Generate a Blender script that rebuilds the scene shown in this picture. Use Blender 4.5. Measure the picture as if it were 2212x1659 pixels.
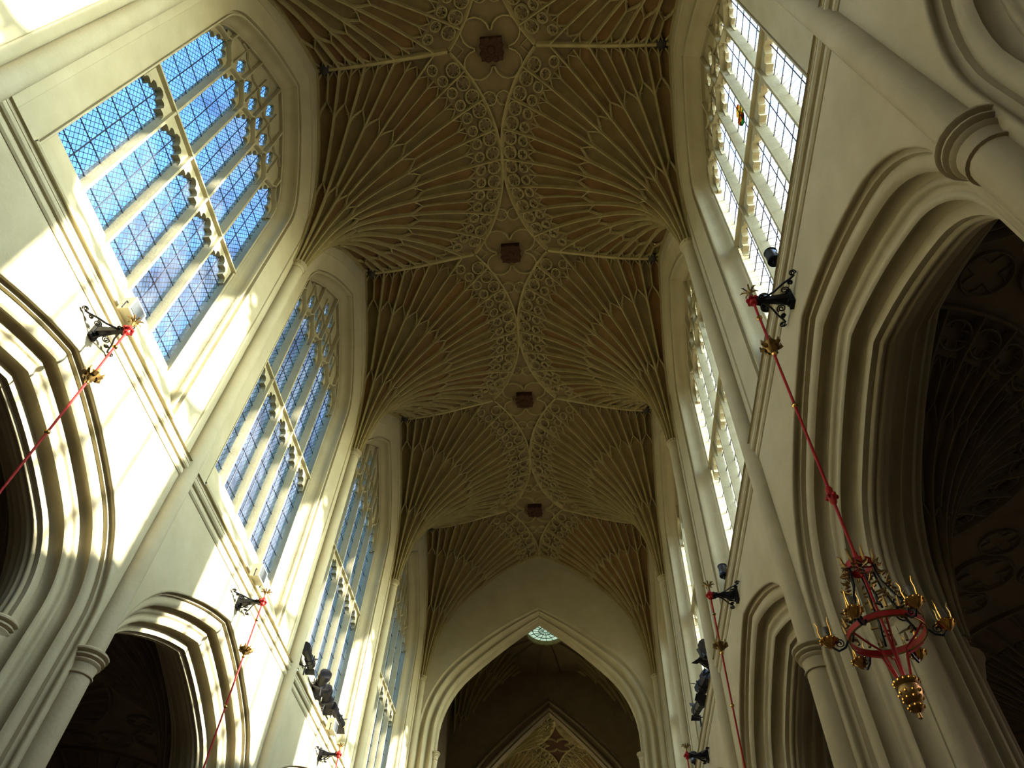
import bpy, bmesh, math, random
from mathutils import Vector, Matrix
from mathutils.geometry import delaunay_2d_cdt

random.seed(7)
PI = math.pi
SC = bpy.context.scene
COL = SC.collection
for _o in list(bpy.data.objects):
    bpy.data.objects.remove(_o, do_unlink=True)

# ------------------------------------------------------------------ camera, light, exposure
BAY = 6.4
Y0 = 8.513                      # y of the pier line numbered 0
XW = 4.80                       # nave wall face


def PY(k):
    return Y0 + BAY * k


cam = bpy.data.cameras.new("camera")
cam.sensor_width = 36.0
cam.lens = 36.0 * 1575.7 / 2212.0
cam.clip_end = 500
camo = bpy.data.objects.new("camera", cam)
COL.objects.link(camo)
_R = (Matrix.Rotation(0.1335, 3, 'Z') @ Matrix.Rotation(0.8931, 3, 'X') @ Matrix.Rotation(-0.0651, 3, 'Y'))
_r, _f, _u = _R.col[0], _R.col[1], _R.col[2]
camo.matrix_world = Matrix(((_r.x, _u.x, -_f.x, 1.901), (_r.y, _u.y, -_f.y, 0.0), (_r.z, _u.z, -_f.z, 1.6), (0, 0, 0, 1)))
SC.camera = camo

SUN_TRAVEL = Vector((-10.45, 0.70, -3.95)).normalized()
SUN_ELEV = math.asin(-SUN_TRAVEL.z)
world = bpy.data.worlds.new("sky")
SC.world = world
world.use_nodes = True
wn = world.node_tree
wn.nodes.clear()
w_out = wn.nodes.new("ShaderNodeOutputWorld")
w_bg = wn.nodes.new("ShaderNodeBackground")
w_sky = wn.nodes.new("ShaderNodeTexSky")
w_sky.sky_type = 'NISHITA'
w_sky.sun_disc = False
w_sky.sun_elevation = SUN_ELEV
w_sky.sun_rotation = math.atan2(-SUN_TRAVEL.x, -SUN_TRAVEL.y)   # towards +x (south)
w_sky.air_density = 1.0
w_sky.dust_density = 2.6
w_sky.ozone_density = 1.0
w_bg.inputs[1].default_value = 2.15
# a bank of mottled cloud over the eastern half of the sky
def _wm(op, a, b=None):
    q = wn.nodes.new("ShaderNodeMath")
    q.operation = op
    for i, v in enumerate((a, b)):
        if v is None:
            continue
        if isinstance(v, (int, float)):
            q.inputs[i].default_value = v
        else:
            wn.links.new(v, q.inputs[i])
    return q.outputs[0]


w_tc = wn.nodes.new("ShaderNodeTexCoord")
w_sep = wn.nodes.new("ShaderNodeSeparateXYZ")
wn.links.new(w_tc.outputs["Generated"], w_sep.inputs[0])
w_no = wn.nodes.new("ShaderNodeTexNoise")
w_no.inputs["Scale"].default_value = 5.5
w_no.inputs["Detail"].default_value = 7
w_no.inputs["Roughness"].default_value = 0.62
wn.links.new(w_tc.outputs["Generated"], w_no.inputs["Vector"])
w_cov = wn.nodes.new("ShaderNodeMapRange")
w_cov.interpolation_type = 'SMOOTHSTEP'
w_cov.inputs[1].default_value = 0.30
w_cov.inputs[2].default_value = 0.50
w_cov.inputs[4].default_value = 0.92
wn.links.new(_wm('ADD', w_sep.outputs[1], _wm('MULTIPLY', _wm('SUBTRACT', w_no.outputs["Fac"], 0.5), 0.9)), w_cov.inputs[0])
w_dot = wn.nodes.new("ShaderNodeVectorMath")
w_dot.operation = 'DOT_PRODUCT'
wn.links.new(w_tc.outputs["Generated"], w_dot.inputs[0])
w_dot.inputs[1].default_value = -SUN_TRAVEL
w_glow = _wm('ADD', 1.0, _wm('MULTIPLY', _wm('POWER', _wm('MAXIMUM', w_dot.outputs["Value"], 0.0), 2.0), 6.0))
w_cr = wn.nodes.new("ShaderNodeValToRGB")
w_cr.color_ramp.elements[0].position = 0.35
w_cr.color_ramp.elements[1].position = 0.68
w_cr.color_ramp.elements[0].color = (0.11, 0.105, 0.105, 1)
w_cr.color_ramp.elements[1].color = (0.62, 0.60, 0.60, 1)
w_n2 = wn.nodes.new("ShaderNodeTexNoise")
w_n2.inputs["Scale"].default_value = 14
w_n2.inputs["Detail"].default_value = 6
wn.links.new(w_tc.outputs["Generated"], w_n2.inputs["Vector"])
wn.links.new(w_n2.outputs["Fac"], w_cr.inputs[0])
w_cl = wn.nodes.new("ShaderNodeVectorMath")
w_cl.operation = 'SCALE'
wn.links.new(w_cr.outputs[0], w_cl.inputs[0])
wn.links.new(w_glow, w_cl.inputs["Scale"])
w_mix = wn.nodes.new("ShaderNodeMix")
w_mix.data_type = 'RGBA'
wn.links.new(w_cov.outputs[0], w_mix.inputs[0])
w_tint = wn.nodes.new("ShaderNodeMix")
w_tint.data_type = 'RGBA'
w_tint.blend_type = 'MULTIPLY'
w_tint.inputs[0].default_value = 1.0
w_tint.inputs[7].default_value = (0.56, 0.80, 1.05, 1)
wn.links.new(w_sky.outputs[0], w_tint.inputs[6])
wn.links.new(w_tint.outputs[2], w_mix.inputs[6])
wn.links.new(w_cl.outputs[0], w_mix.inputs[7])
wn.links.new(w_mix.outputs[2], w_bg.inputs[0])
wn.links.new(w_bg.outputs[0], w_out.inputs[0])

sun = bpy.data.lights.new("sun", 'SUN')
sun.energy = 52.0
sun.angle = math.radians(1.0)
sun.color = (1.0, 0.985, 0.94)
suno = bpy.data.objects.new("sun", sun)
suno.rotation_euler = SUN_TRAVEL.to_track_quat('-Z', 'Y').to_euler()
suno.location = (60, 0, 40)
COL.objects.link(suno)

SC.view_settings.view_transform = 'Standard'
SC.view_settings.look = 'None'
SC.view_settings.exposure = 0.12
SC.view_settings.gamma = 1.0
SC.view_settings.use_curve_mapping = False
SC.cycles.max_bounces = 7
SC.cycles.diffuse_bounces = 4
SC.cycles.transparent_max_bounces = 8
SC.cycles.sample_clamp_indirect = 6.0


# ------------------------------------------------------------------ materials
def new_mat(name):
    m = bpy.data.materials.new(name)
    m.use_nodes = True
    n = m.node_tree
    n.nodes.clear()
    out = n.nodes.new("ShaderNodeOutputMaterial")
    return m, n, out


def stone_mat(name, c1, c2, scale=1.6, rough=0.85, rnd=None, bump=0.25):
    m, n, out = new_mat(name)
    b = n.nodes.new("ShaderNodeBsdfPrincipled")
    b.inputs["Roughness"].default_value = rough
    b.inputs["Specular IOR Level"].default_value = 0.25
    geo = n.nodes.new("ShaderNodeNewGeometry")
    no = n.nodes.new("ShaderNodeTexNoise")
    no.inputs["Scale"].default_value = scale
    no.inputs["Detail"].default_value = 6
    no.inputs["Roughness"].default_value = 0.6
    n.links.new(geo.outputs["Position"], no.inputs["Vector"])
    rm = n.nodes.new("ShaderNodeValToRGB")
    rm.color_ramp.elements[0].position = 0.3
    rm.color_ramp.elements[1].position = 0.7
    rm.color_ramp.elements[0].color = (*c2, 1)
    rm.color_ramp.elements[1].color = (*c1, 1)
    n.links.new(no.outputs["Fac"], rm.inputs[0])
    col = rm.outputs[0]
    if rnd:
        oi = n.nodes.new("ShaderNodeObjectInfo")
        rr = n.nodes.new("ShaderNodeValToRGB")
        rr.color_ramp.elements[0].color = (*rnd[0], 1)
        rr.color_ramp.elements[1].color = (*rnd[1], 1)
        n.links.new(oi.outputs["Random"], rr.inputs[0])
        mx = n.nodes.new("ShaderNodeMix")
        mx.data_type = 'RGBA'
        mx.blend_type = 'MULTIPLY'
        mx.inputs[0].default_value = 1.0
        n.links.new(col, mx.inputs[6])
        n.links.new(rr.outputs[0], mx.inputs[7])
        col = mx.outputs[2]
    n.links.new(col, b.inputs["Base Color"])
    n2 = n.nodes.new("ShaderNodeTexNoise")
    n2.inputs["Scale"].default_value = 22
    n2.inputs["Detail"].default_value = 4
    n.links.new(geo.outputs["Position"], n2.inputs["Vector"])
    bp = n.nodes.new("ShaderNodeBump")
    bp.inputs["Strength"].default_value = bump
    bp.inputs["Distance"].default_value = 0.02
    n.links.new(n2.outputs["Fac"], bp.inputs["Height"])
    n.links.new(bp.outputs[0], b.inputs["Normal"])
    n.links.new(b.outputs[0], out.inputs[0])
    return m


def plain_mat(name, col, rough=0.5, metal=0.0, spec=0.5):
    m, n, out = new_mat(name)
    b = n.nodes.new("ShaderNodeBsdfPrincipled")
    b.inputs["Roughness"].default_value = rough
    b.inputs["Metallic"].default_value = metal
    b.inputs["Specular IOR Level"].default_value = spec
    geo = n.nodes.new("ShaderNodeNewGeometry")
    no = n.nodes.new("ShaderNodeTexNoise")
    no.inputs["Scale"].default_value = 30
    n.links.new(geo.outputs["Position"], no.inputs["Vector"])
    rm = n.nodes.new("ShaderNodeValToRGB")
    rm.color_ramp.elements[0].color = (*[c * 0.7 for c in col], 1)
    rm.color_ramp.elements[1].color = (*[min(1, c * 1.2) for c in col], 1)
    n.links.new(no.outputs["Fac"], rm.inputs[0])
    n.links.new(rm.outputs[0], b.inputs["Base Color"])
    n.links.new(b.outputs[0], out.inputs[0])
    return m


def glass_mat(name, pitch, lead, tint, haze, zsk=0.62):
    """old leaded glass: diamond lead lattice, mostly clear, a little hazy"""
    m, n, out = new_mat(name)
    L = n.links.new

    def math_(op, a, b=None):
        q = n.nodes.new("ShaderNodeMath")
        q.operation = op
        for i, v in enumerate((a, b)):
            if v is None:
                continue
            if isinstance(v, (int, float)):
                q.inputs[i].default_value = v
            else:
                L(v, q.inputs[i])
        return q.outputs[0]
    geo = n.nodes.new("ShaderNodeNewGeometry")
    sep = n.nodes.new("ShaderNodeSeparateXYZ")
    L(geo.outputs["Position"], sep.inputs[0])
    z = math_('MULTIPLY', sep.outputs[2], zsk)
    a = math_('ADD', sep.outputs[1], z)
    b = math_('SUBTRACT', sep.outputs[1], z)
    fa = math_('PINGPONG', a, pitch / 2)
    fb = math_('PINGPONG', b, pitch / 2)
    ln = math_('LESS_THAN', math_('MINIMUM', fa, fb), lead / 2)
    # per-quarry tone
    ca = math_('FLOOR', math_('DIVIDE', a, pitch))
    cb = math_('FLOOR', math_('DIVIDE', b, pitch))
    cmb = n.nodes.new("ShaderNodeCombineXYZ")
    L(ca, cmb.inputs[0])
    L(cb, cmb.inputs[1])
    wnz = n.nodes.new("ShaderNodeTexWhiteNoise")
    L(cmb.outputs[0], wnz.inputs[0])
    tr = n.nodes.new("ShaderNodeValToRGB")
    tr.color_ramp.elements[0].color = (*[c * 0.72 for c in tint], 1)
    tr.color_ramp.elements[1].color = (*tint, 1)
    L(wnz.outputs["Value"], tr.inputs[0])
    tp = n.nodes.new("ShaderNodeBsdfTransparent")
    L(tr.outputs[0], tp.inputs[0])
    no = n.nodes.new("ShaderNodeTexNoise")
    no.inputs["Scale"].default_value = 3.0
    no.inputs["Detail"].default_value = 5
    L(geo.outputs["Position"], no.inputs["Vector"])
    hz = n.nodes.new("ShaderNodeMapRange")
    hz.inputs[1].default_value = 0.35
    hz.inputs[2].default_value = 0.7
    hz.inputs[3].default_value = haze * 0.4
    hz.inputs[4].default_value = haze * 1.6
    L(no.outputs["Fac"], hz.inputs[0])
    df = n.nodes.new("ShaderNodeBsdfDiffuse")
    df.inputs[0].default_value = (0.75, 0.78, 0.8, 1)
    tl = n.nodes.new("ShaderNodeBsdfTranslucent")
    tl.inputs[0].default_value = (0.85, 0.86, 0.84, 1)
    m0 = n.nodes.new("ShaderNodeMixShader")
    m0.inputs[0].default_value = 0.5
    L(df.outputs[0], m0.inputs[1])
    L(tl.outputs[0], m0.inputs[2])
    m1 = n.nodes.new("ShaderNodeMixShader")
    L(hz.outputs[0], m1.inputs[0])
    L(tp.outputs[0], m1.inputs[1])
    L(m0.outputs[0], m1.inputs[2])
    ld = n.nodes.new("ShaderNodeBsdfDiffuse")
    ld.inputs[0].default_value = (0.03, 0.03, 0.035, 1)
    m2 = n.nodes.new("ShaderNodeMixShader")
    L(ln, m2.inputs[0])
    L(m1.outputs[0], m2.inputs[1])
    L(ld.outputs[0], m2.inputs[2])
    L(m2.outputs[0], out.inputs[0])
    return m


M = {}
M['stone'] = stone_mat("limestone", (0.41, 0.355, 0.215), (0.345, 0.295, 0.166), 1.3)
M['frame'] = stone_mat("window_stone", (0.39, 0.345, 0.205), (0.325, 0.28, 0.155), 2.5)
M['panel'] = stone_mat("vault_panel_stone", (0.165, 0.113, 0.050), (0.105, 0.072, 0.030), 1.8, 0.95,  # darker than the limestone: deeper vault shade put into the colour
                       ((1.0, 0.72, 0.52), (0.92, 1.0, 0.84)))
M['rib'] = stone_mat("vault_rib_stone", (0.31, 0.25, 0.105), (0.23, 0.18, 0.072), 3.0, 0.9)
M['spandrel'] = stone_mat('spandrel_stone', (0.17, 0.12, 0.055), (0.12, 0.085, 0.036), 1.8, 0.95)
M['aisle'] = stone_mat("shaded_aisle_stone", (0.25, 0.19, 0.10), (0.18, 0.135, 0.07), 1.8, 0.9)  # same limestone, darkened to put the aisle shade into its colour
M['dim'] = stone_mat("shaded_crossing_stone", (0.17, 0.125, 0.065), (0.12, 0.088, 0.043), 1.8, 0.9)  # limestone darkened further, the crossing's gloom is in the colour
M['floor'] = stone_mat("floor_stone", (0.11, 0.085, 0.06), (0.07, 0.055, 0.04), 0.8, 0.6)
M['glass'] = glass_mat("leaded_glass", 0.105, 0.014, (0.38, 0.50, 0.60), 0.05)
M['glass_south'] = glass_mat("leaded_glass_clear", 0.15, 0.010, (0.97, 0.97, 0.95), 0.10)
M['stained'] = glass_mat('stained_glass', 0.3, 0.02, (0.10, 0.075, 0.08), 0.015)
M['iron'] = plain_mat("black_iron", (0.012, 0.012, 0.014), 0.45, 0.6)
M['bar'] = plain_mat("glazing_iron", (0.02, 0.02, 0.03), 0.6, 0.3)
M['red'] = plain_mat("red_paint", (0.36, 0.018, 0.014), 0.5, 0.0, 0.15)
M['gold'] = plain_mat("gilding", (0.62, 0.36, 0.09), 0.22, 1.0)
M['oldgold'] = plain_mat("dull_gilding", (0.25, 0.15, 0.04), 0.4, 0.8)
M['black'] = plain_mat("black_casing", (0.014, 0.012, 0.013), 0.5, 0.0, 0.25)
M['lens'] = plain_mat("lamp_glass", (0.10, 0.105, 0.10), 0.2, 0.3)
M['cream'] = plain_mat("cream_casing", (0.55, 0.5, 0.33), 0.5)
M['boss'] = plain_mat("boss_paint", (0.05, 0.024, 0.014), 0.95, 0.0, 0.05)
M['bossdark'] = plain_mat("dark_boss_stone", (0.03, 0.022, 0.015), 0.8)  # even dark colour of the end bosses
M['candle'] = plain_mat("candle_tube", (0.10, 0.085, 0.05), 0.5)


# ------------------------------------------------------------------ mesh helpers
def bez(A, B, bulge, n=5):
    """arc-like points from A (left out) to B, bulging to the void by bulge*|AB|"""
    (ax, ay), (bx, by) = A, B
    if abs(bulge) < 1e-6:
        return [B]
    dx, dy = bx - ax, by - ay
    cx, cy = (ax + bx) / 2 + dy * 2 * bulge, (ay + by) / 2 - dx * 2 * bulge
    out = []
    for i in range(1, n + 1):
        t = i / n
        out.append(((1 - t) ** 2 * ax + 2 * t * (1 - t) * cx + t * t * bx, (1 - t) ** 2 * ay + 2 * t * (1 - t) * cy + t * t * by))
    return out


def prof(start, *segs, n=5):
    p = [start]
    for B, bul in segs:
        p += bez(p[-1], B, bul, n)
    return p


class Arch:
    """four-centred arch, half width w, springing zs, apex za"""

    def __init__(s, w, zs, r1, th, za):
        s.w, s.zs, s.r1, s.th, s.za = w, zs, r1, math.radians(th), za
        s.c1 = (w - r1, zs)
        u = (math.cos(s.th), math.sin(s.th))
        qx, qz = -s.c1[0] - r1 * u[0], za - zs - r1 * u[1]
        s.r2 = -(qx * qx + qz * qz) / (2 * (qx * u[0] + qz * u[1]))
        s.c2 = (s.c1[0] + (r1 - s.r2) * u[0], zs + (r1 - s.r2) * u[1])

    def half(s, d, n=10):
        p = []
        for i in range(n):
            a = s.th * i / (n - 1)
            p.append((s.c1[0] + (s.r1 - d) * math.cos(a), s.zs + (s.r1 - d) * math.sin(a)))
        R2 = s.r2 - d
        a1 = math.acos(max(-1, min(1, -s.c2[0] / R2)))
        for i in range(1, n):
            a = s.th + (a1 - s.th) * i / (n - 1)
            p.append((s.c2[0] + R2 * math.cos(a), s.c2[1] + R2 * math.sin(a)))
        p[-1] = (0.0, p[-1][1])
        return p

    def outline(s, d, zb, n=10):
        h = s.half(d, n)
        left = [(-t, z) for t, z in h]
        return [(-h[0][0], zb)] + left + h[-2::-1] + [(h[0][0], zb)]

    def width_at(s, d, z, n=24):
        h = s.half(d, n)
        if z <= h[0][1]:
            return h[0][0]
        for (a, za), (b, zb) in zip(h, h[1:]):
            if za <= z <= zb:
                return a + (b - a) * (z - za) / max(1e-9, zb - za)
        return -1.0


class MB:
    def __init__(s):
        s.v, s.f = [], []

    def loft(s, loops, closed=False, closed_u=False):
        b = len(s.v)
        n = len(loops[0])
        for lp in loops:
            s.v += [tuple(p) for p in lp]
        m = len(loops)
        for i in range(m if closed_u else m - 1):
            i2 = (i + 1) % m
            for j in range(n if closed else n - 1):
                j2 = (j + 1) % n
                s.f.append((b + i * n + j, b + i * n + j2, b + i2 * n + j2, b + i2 * n + j))
        return b, n, m

    def poly(s, pts):
        b = len(s.v)
        s.v += [tuple(p) for p in pts]
        s.f.append(tuple(range(b, b + len(pts))))

    def box(s, lo, hi):
        x0, y0, z0 = lo
        x1, y1, z1 = hi
        b = len(s.v)
        s.v += [(x0, y0, z0), (x1, y0, z0), (x1, y1, z0), (x0, y1, z0), (x0, y0, z1), (x1, y0, z1), (x1, y1, z1), (x0, y1, z1)]
        for q in ((0, 3, 2, 1), (4, 5, 6, 7), (0, 1, 5, 4), (1, 2, 6, 5), (2, 3, 7, 6), (3, 0, 4, 7)):
            s.f.append(tuple(b + i for i in q))

    def sweep(s, path, normals, section, closed=False, scale=None):
        """section: list of (side, out) pairs; out runs along the normal"""
        P = [Vector(p) for p in path]
        N = [Vector(q) for q in normals]
        loops = []
        m = len(P)
        for i in range(m):
            a = P[(i - 1) % m] if (closed or i > 0) else P[i]
            b = P[(i + 1) % m] if (closed or i < m - 1) else P[i]
            T = (b - a)
            if T.length < 1e-9:
                T = Vector((0, 0, 1))
            T.normalize()
            nn = N[i] - T * N[i].dot(T)
            nn.normalize()
            B = T.cross(nn)
            k = scale[i] if scale else 1.0
            loops.append([P[i] + B * (u * k) + nn * (w * k) for u, w in section])
        b, n, m = s.loft(loops, closed=True, closed_u=closed)
        if not closed:
            s.f.append(tuple(b + j for j in range(n)))
            s.f.append(tuple(b + (m - 1) * n + j for j in range(n))[::-1])

    def tube(s, path, r, seg=8, closed=False):
        P = [Vector(p) for p in path]
        m = len(P)
        loops = []
        ref = None
        for i in range(m):
            a = P[(i - 1) % m] if (closed or i > 0) else P[i]
            b = P[(i + 1) % m] if (closed or i < m - 1) else P[i]
            T = (b - a).normalized()
            if ref is None:
                ref = T.orthogonal().normalized()
            ref = (ref - T * ref.dot(T)).normalized()
            B = T.cross(ref)
            rr = r[i] if isinstance(r, (list, tuple)) else r
            loops.append([P[i] + (ref * math.cos(2 * PI * j / seg) + B * math.sin(2 * PI * j / seg)) * rr for j in range(seg)])
        b, n, m = s.loft(loops, closed=True, closed_u=closed)
        if not closed:
            s.f.append(tuple(b + j for j in range(n)))
            s.f.append(tuple(b + (m - 1) * n + j for j in range(n))[::-1])

    def lathe(s, pr, c=(0, 0, 0), seg=16):
        shut = pr[0] == pr[-1]
        loops = []
        for r, z in pr:
            loops.append([(c[0] + r * math.cos(2 * PI * j / seg), c[1] + r * math.sin(2 * PI * j / seg), c[2] + z) for j in range(seg)])
        b, n, m = s.loft(loops, closed=True)
        if pr[0][0] > 1e-4 and not shut:
            s.f.append(tuple(b + j for j in range(n))[::-1])
        if pr[-1][0] > 1e-4 and not shut:
            s.f.append(tuple(b + (m - 1) * n + j for j in range(n)))

    def fill(s, loops, mp):
        """planar fill of the first loop with the others as holes; mp maps 2-D to 3-D"""
        vs, es = [], []
        for lp in loops:
            o = len(vs)
            vs += [Vector(p) for p in lp]
            es += [(o + i, o + (i + 1) % len(lp)) for i in range(len(lp))]
        V, _, F, *_r = delaunay_2d_cdt(vs, es, [], 0, 1e-6)
        b0 = len(s.v)
        s.v += [tuple(mp(v.x, v.y)) for v in V]
        for f in F:
            cx = sum(V[i].x for i in f) / 3
            cy = sum(V[i].y for i in f) / 3
            odd = False
            for lp in loops:
                for (ax, ay), (bx, by) in zip(lp, lp[1:] + lp[:1]):
                    if (ay > cy) != (by > cy) and cx < ax + (cy - ay) * (bx - ax) / (by - ay):
                        odd = not odd
            if odd:
                s.f.append(tuple(b0 + i for i in f))

    def plate(s, loops, mp, e0, e1):
        """solid plate with holes between depths e0 and e1; mp(a, b, e)"""
        s.fill(loops, lambda a, b: mp(a, b, e0))
        s.fill(loops, lambda a, b: mp(a, b, e1))
        for lp in loops:
            n = len(lp)
            s.loft([[mp(a, b, e0) for a, b in lp], [mp(a, b, e1) for a, b in lp]], closed=True)

    def mesh(s, name, mat, smooth=True, angle=38):
        me = bpy.data.meshes.new(name)
        me.from_pydata(s.v, [], s.f)
        if mat:
            me.materials.append(M[mat])
        if smooth:
            me.polygons.foreach_set("use_smooth", [True] * len(me.polygons))
            me.set_sharp_from_angle(angle=math.radians(angle))
        me.update()
        return me


def link(name, data, parent=None, mw=None, kind=None):
    o = bpy.data.objects.new(name, data)
    COL.objects.link(o)
    if parent is not None:
        o.parent = parent
    if mw is not None:
        o.matrix_basis = mw
    if kind:
        o["kind"] = kind
    return o


def tag(o, label, cat, group=None, kind=None):
    o["label"] = label
    o["category"] = cat
    if group:
        o["group"] = group
    if kind:
        o["kind"] = kind
    return o


def side_mat(side, y):
    """local bay frame (built for the right-hand wall) to the world"""
    return Matrix.Translation((0, y, 0)) @ (Matrix.Identity(4) if side > 0 else Matrix.Rotation(PI, 4, 'Z'))


# ------------------------------------------------------------------ nave walls
W_ARCH = Arch(2.9, 18.0, 2.45, 34, 21.78)       # window opening in the wall face
A_ARCH = Arch(3.0, 7.0, 1.9, 60, 9.45)          # arcade arch
GD = 0.75                                        # window face to glass, inward offset
GE = 0.70                                        # and depth
SILL_Z, GLASS_Z = 10.72, 11.87
STRING_Z = 10.30
ZTOP = 23.3
H = BAY / 2


def upper_wall():
    b = MB()
    rect = [(-H, 9.9), (H, 9.9), (H, ZTOP), (-H, ZTOP)]
    hole = W_ARCH.outline(0, STRING_Z)
    b.fill([rect, hole], lambda t, z: (XW, t, z))
    return b.mesh("upper_wall", 'stone', False)


def window_reveal():
    pr = prof((0, 0), ((.035, .03), .35), ((.05, .03), 0), ((.50, .13), -.04), ((.505, .21), 0), ((.555, .215), 0), ((.56, .16), 0),
              ((.60, .18), .3), ((.72, .48), -.16), ((.73, .52), 0), ((GD, .56), .3), ((GD, .80), 0), n=4)
    loops = []
    for d, e in pr:
        if d < .52:
            zb = STRING_Z
        else:
            zb = SILL_Z + .02 + (GLASS_Z - SILL_Z) * max(0, (e - .16)) / (.62 - .16)
            zb = min(zb, GLASS_Z)
        loops.append([(XW + e, t, z) for t, z in W_ARCH.outline(d, zb)])
    b = MB()
    b.loft(loops)
    return b.mesh("window_reveal", 'stone')


def window_sill():
    b = MB()
    w0, w1 = 2.9 - .50, 2.9 - GD + .02
    # riser under the sill, roll mouldings and the long slope up to the glass
    pr = [(-w0, .13, STRING_Z), (-w0, .13, 10.62)]
    sec = [(.13, STRING_Z), (.13, 10.50), (.10, 10.50), (.075, 10.53), (.075, 10.57), (.10, 10.60), (.13, 10.61), (.13, 10.66), (.10, 10.67),
           (.085, 10.70), (.10, 10.73), (.15, 10.75), (.62, GLASS_Z), (.80, GLASS_Z + .02)]
    loops = []
    for e, z in sec:
        f = max(0, min(1, (e - .15) / .4))
        w = w0 + (w1 - w0) * f
        loops.append([(XW + e, -w, z), (XW + e, w, z)])
    b.loft(loops)
    b.loft([[(XW, -2.9, STRING_Z), (XW, 2.9, STRING_Z)], [(XW + .16, -2.9, STRING_Z), (XW + .16, 2.9, STRING_Z)]])
    return b.mesh("window_sill", 'stone')


XL = XW - .03            # lower wall face
ATH = 1.67               # arcade wall thickness


def arcade_profile():
    h = prof((0, 0), ((.045, .055), .45), ((.055, .095), -.3), ((.085, .095), 0), ((.09, .15), 0), ((.215, .20), .24), ((.235, .36), -.27), ((.30, .375), .3),
             ((.345, .415), -.15), ((.41, .425), .3), ((.425, .60), -.22), ((.52, .615), .04), ((.525, .66), 0), n=6)
    h = [(d * 1.25, e * 1.1) for d, e in h]
    h += prof(h[-1], ((h[-1][0], .745), 0), ((h[-1][0], ATH / 2), .4), n=6)[1:]
    return h + [(d, ATH - e) for d, e in h[-2::-1]]


def arcade_arch():
    b = MB()
    b.loft([[(XL + e, t, z) for t, z in A_ARCH.outline(d, 0.0)] for d, e in arcade_profile()])
    return b.mesh("arcade_arch", 'stone')


def lower_wall(x):
    b = MB()
    b.fill([[(-H, 0), (-3.0, 0)] + A_ARCH.outline(0, 0)[1:-1] + [(3.0, 0), (H, 0), (H, 10.4), (-H, 10.4)]], lambda t, z: (x, t, z))
    return b.mesh("lower_wall", 'stone', False)


def capital_profile(r, R, h):
    """moulded ring capital, from below: necking roll, bell, abacus rolls"""
    return [(r * .98, 0), (r * 1.14, .02 * h), (r * 1.16, .06 * h), (r * 1.04, .10 * h), (r * 1.04, .18 * h), (r * 1.10, .30 * h), (.70 * R, .40 * h), (.78 * R, .45 * h),
            (.82 * R, .50 * h), (.78 * R, .55 * h), (.74 * R, .57 * h), (.84 * R, .60 * h), (.91 * R, .64 * h), (.91 * R, .69 * h), (.84 * R, .73 * h), (.82 * R, .75 * h),
            (.94 * R, .78 * h), (R, .82 * h), (R, .88 * h), (.94 * R, .93 * h), (.8 * R, 1.0 * h)]


def shaft_mesh():
    b = MB()
    b.lathe([(.165, 0.0), (.165, 6.5)], (XW - .05, 0, 0), 20)
    return b.mesh("lower_shaft", 'stone')


def upper_shaft():
    b = MB()
    b.lathe([(.16, 6.7), (.16, 17.12)], (XW - .05, 0, 0), 20)
    return b.mesh("shaft", 'stone')


ME = {}
ME['upper_wall'] = upper_wall()
ME['reveal'] = window_reveal()
ME['sill'] = window_sill()
ME['arch'] = arcade_arch()
ME['lower_wall'] = lower_wall(XL)
ME['aisle_wall'] = lower_wall(XL + ATH)
ME['lower_shaft'] = shaft_mesh()
ME['shaft'] = upper_shaft()
_b = MB(); _b.lathe([(r, z + 17.02) for r, z in capital_profile(.16, .225, .26)], (XW - .04, 0, 0), 24); ME['capital'] = _b.mesh("capital", 'stone')
_b = MB(); _b.lathe([(r, z + 6.42) for r, z in capital_profile(.165, .27, .36)], (XW - .05, 0, 0), 24); ME['low_capital'] = _b.mesh("capital", 'stone')
SX = XL + ATH / 2
_b = MB()
_b.lathe([(.15, 0), (.15, 6.6)], (SX, .80, 0), 18)
ME['soffit_shaft'] = _b.mesh("soffit_shaft", 'stone')
_b = MB()
_b.lathe([(r, z + 6.42) for r, z in capital_profile(.15, .25, .36)], (SX, .80, 0), 20)
ME['soffit_cap'] = _b.mesh("capital", 'stone')

NB = range(-2, 4)            # nave bays; bay b lies between piers b-1 and b
walls = {}
for side, nm in ((-1, "wall_left"), (1, "wall_right")):
    w = link(nm, None)
    tag(w, ("sunlit" if side < 0 else "shaded") + " cream stone nave wall with arcade arches on the " + ("left" if side < 0 else "right"), "wall", kind="structure")
    walls[side] = w
    for b_ in NB:
        mw = side_mat(side, PY(b_ - .5))
        link("upper_wall", ME['upper_wall'], w, mw)
        link("window_reveal", ME['reveal'], w, mw)
        link("window_sill", ME['sill'], w, mw)
        link("lower_wall", ME['lower_wall'], w, mw)
        link("aisle_wall", ME['aisle_wall'], w, mw)
        link("arcade_arch", ME['arch'], w, mw)
    for k in range(-3, 4):
        mw = side_mat(side, PY(k))
        s_ = link("vaulting_shaft", ME['shaft'], w, mw)
        link("capital", ME['capital'], s_)
        ls = link("pier_shaft", ME['lower_shaft'], w, mw)
        link("capital", ME['low_capital'], ls)
        for q in (0, 1):
            # the shafts under the arch soffit, one to each side of the pier
            mq = mw @ Matrix.Translation((0, 0, 0)) if q == 0 else mw @ Matrix.Translation((2 * SX, 0, 0)) @ Matrix.Rotation(PI, 4, 'Z')
            f_ = link("soffit_shaft", ME['soffit_shaft'], w, mq)
            link("capital", ME['soffit_cap'], f_)

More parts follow.
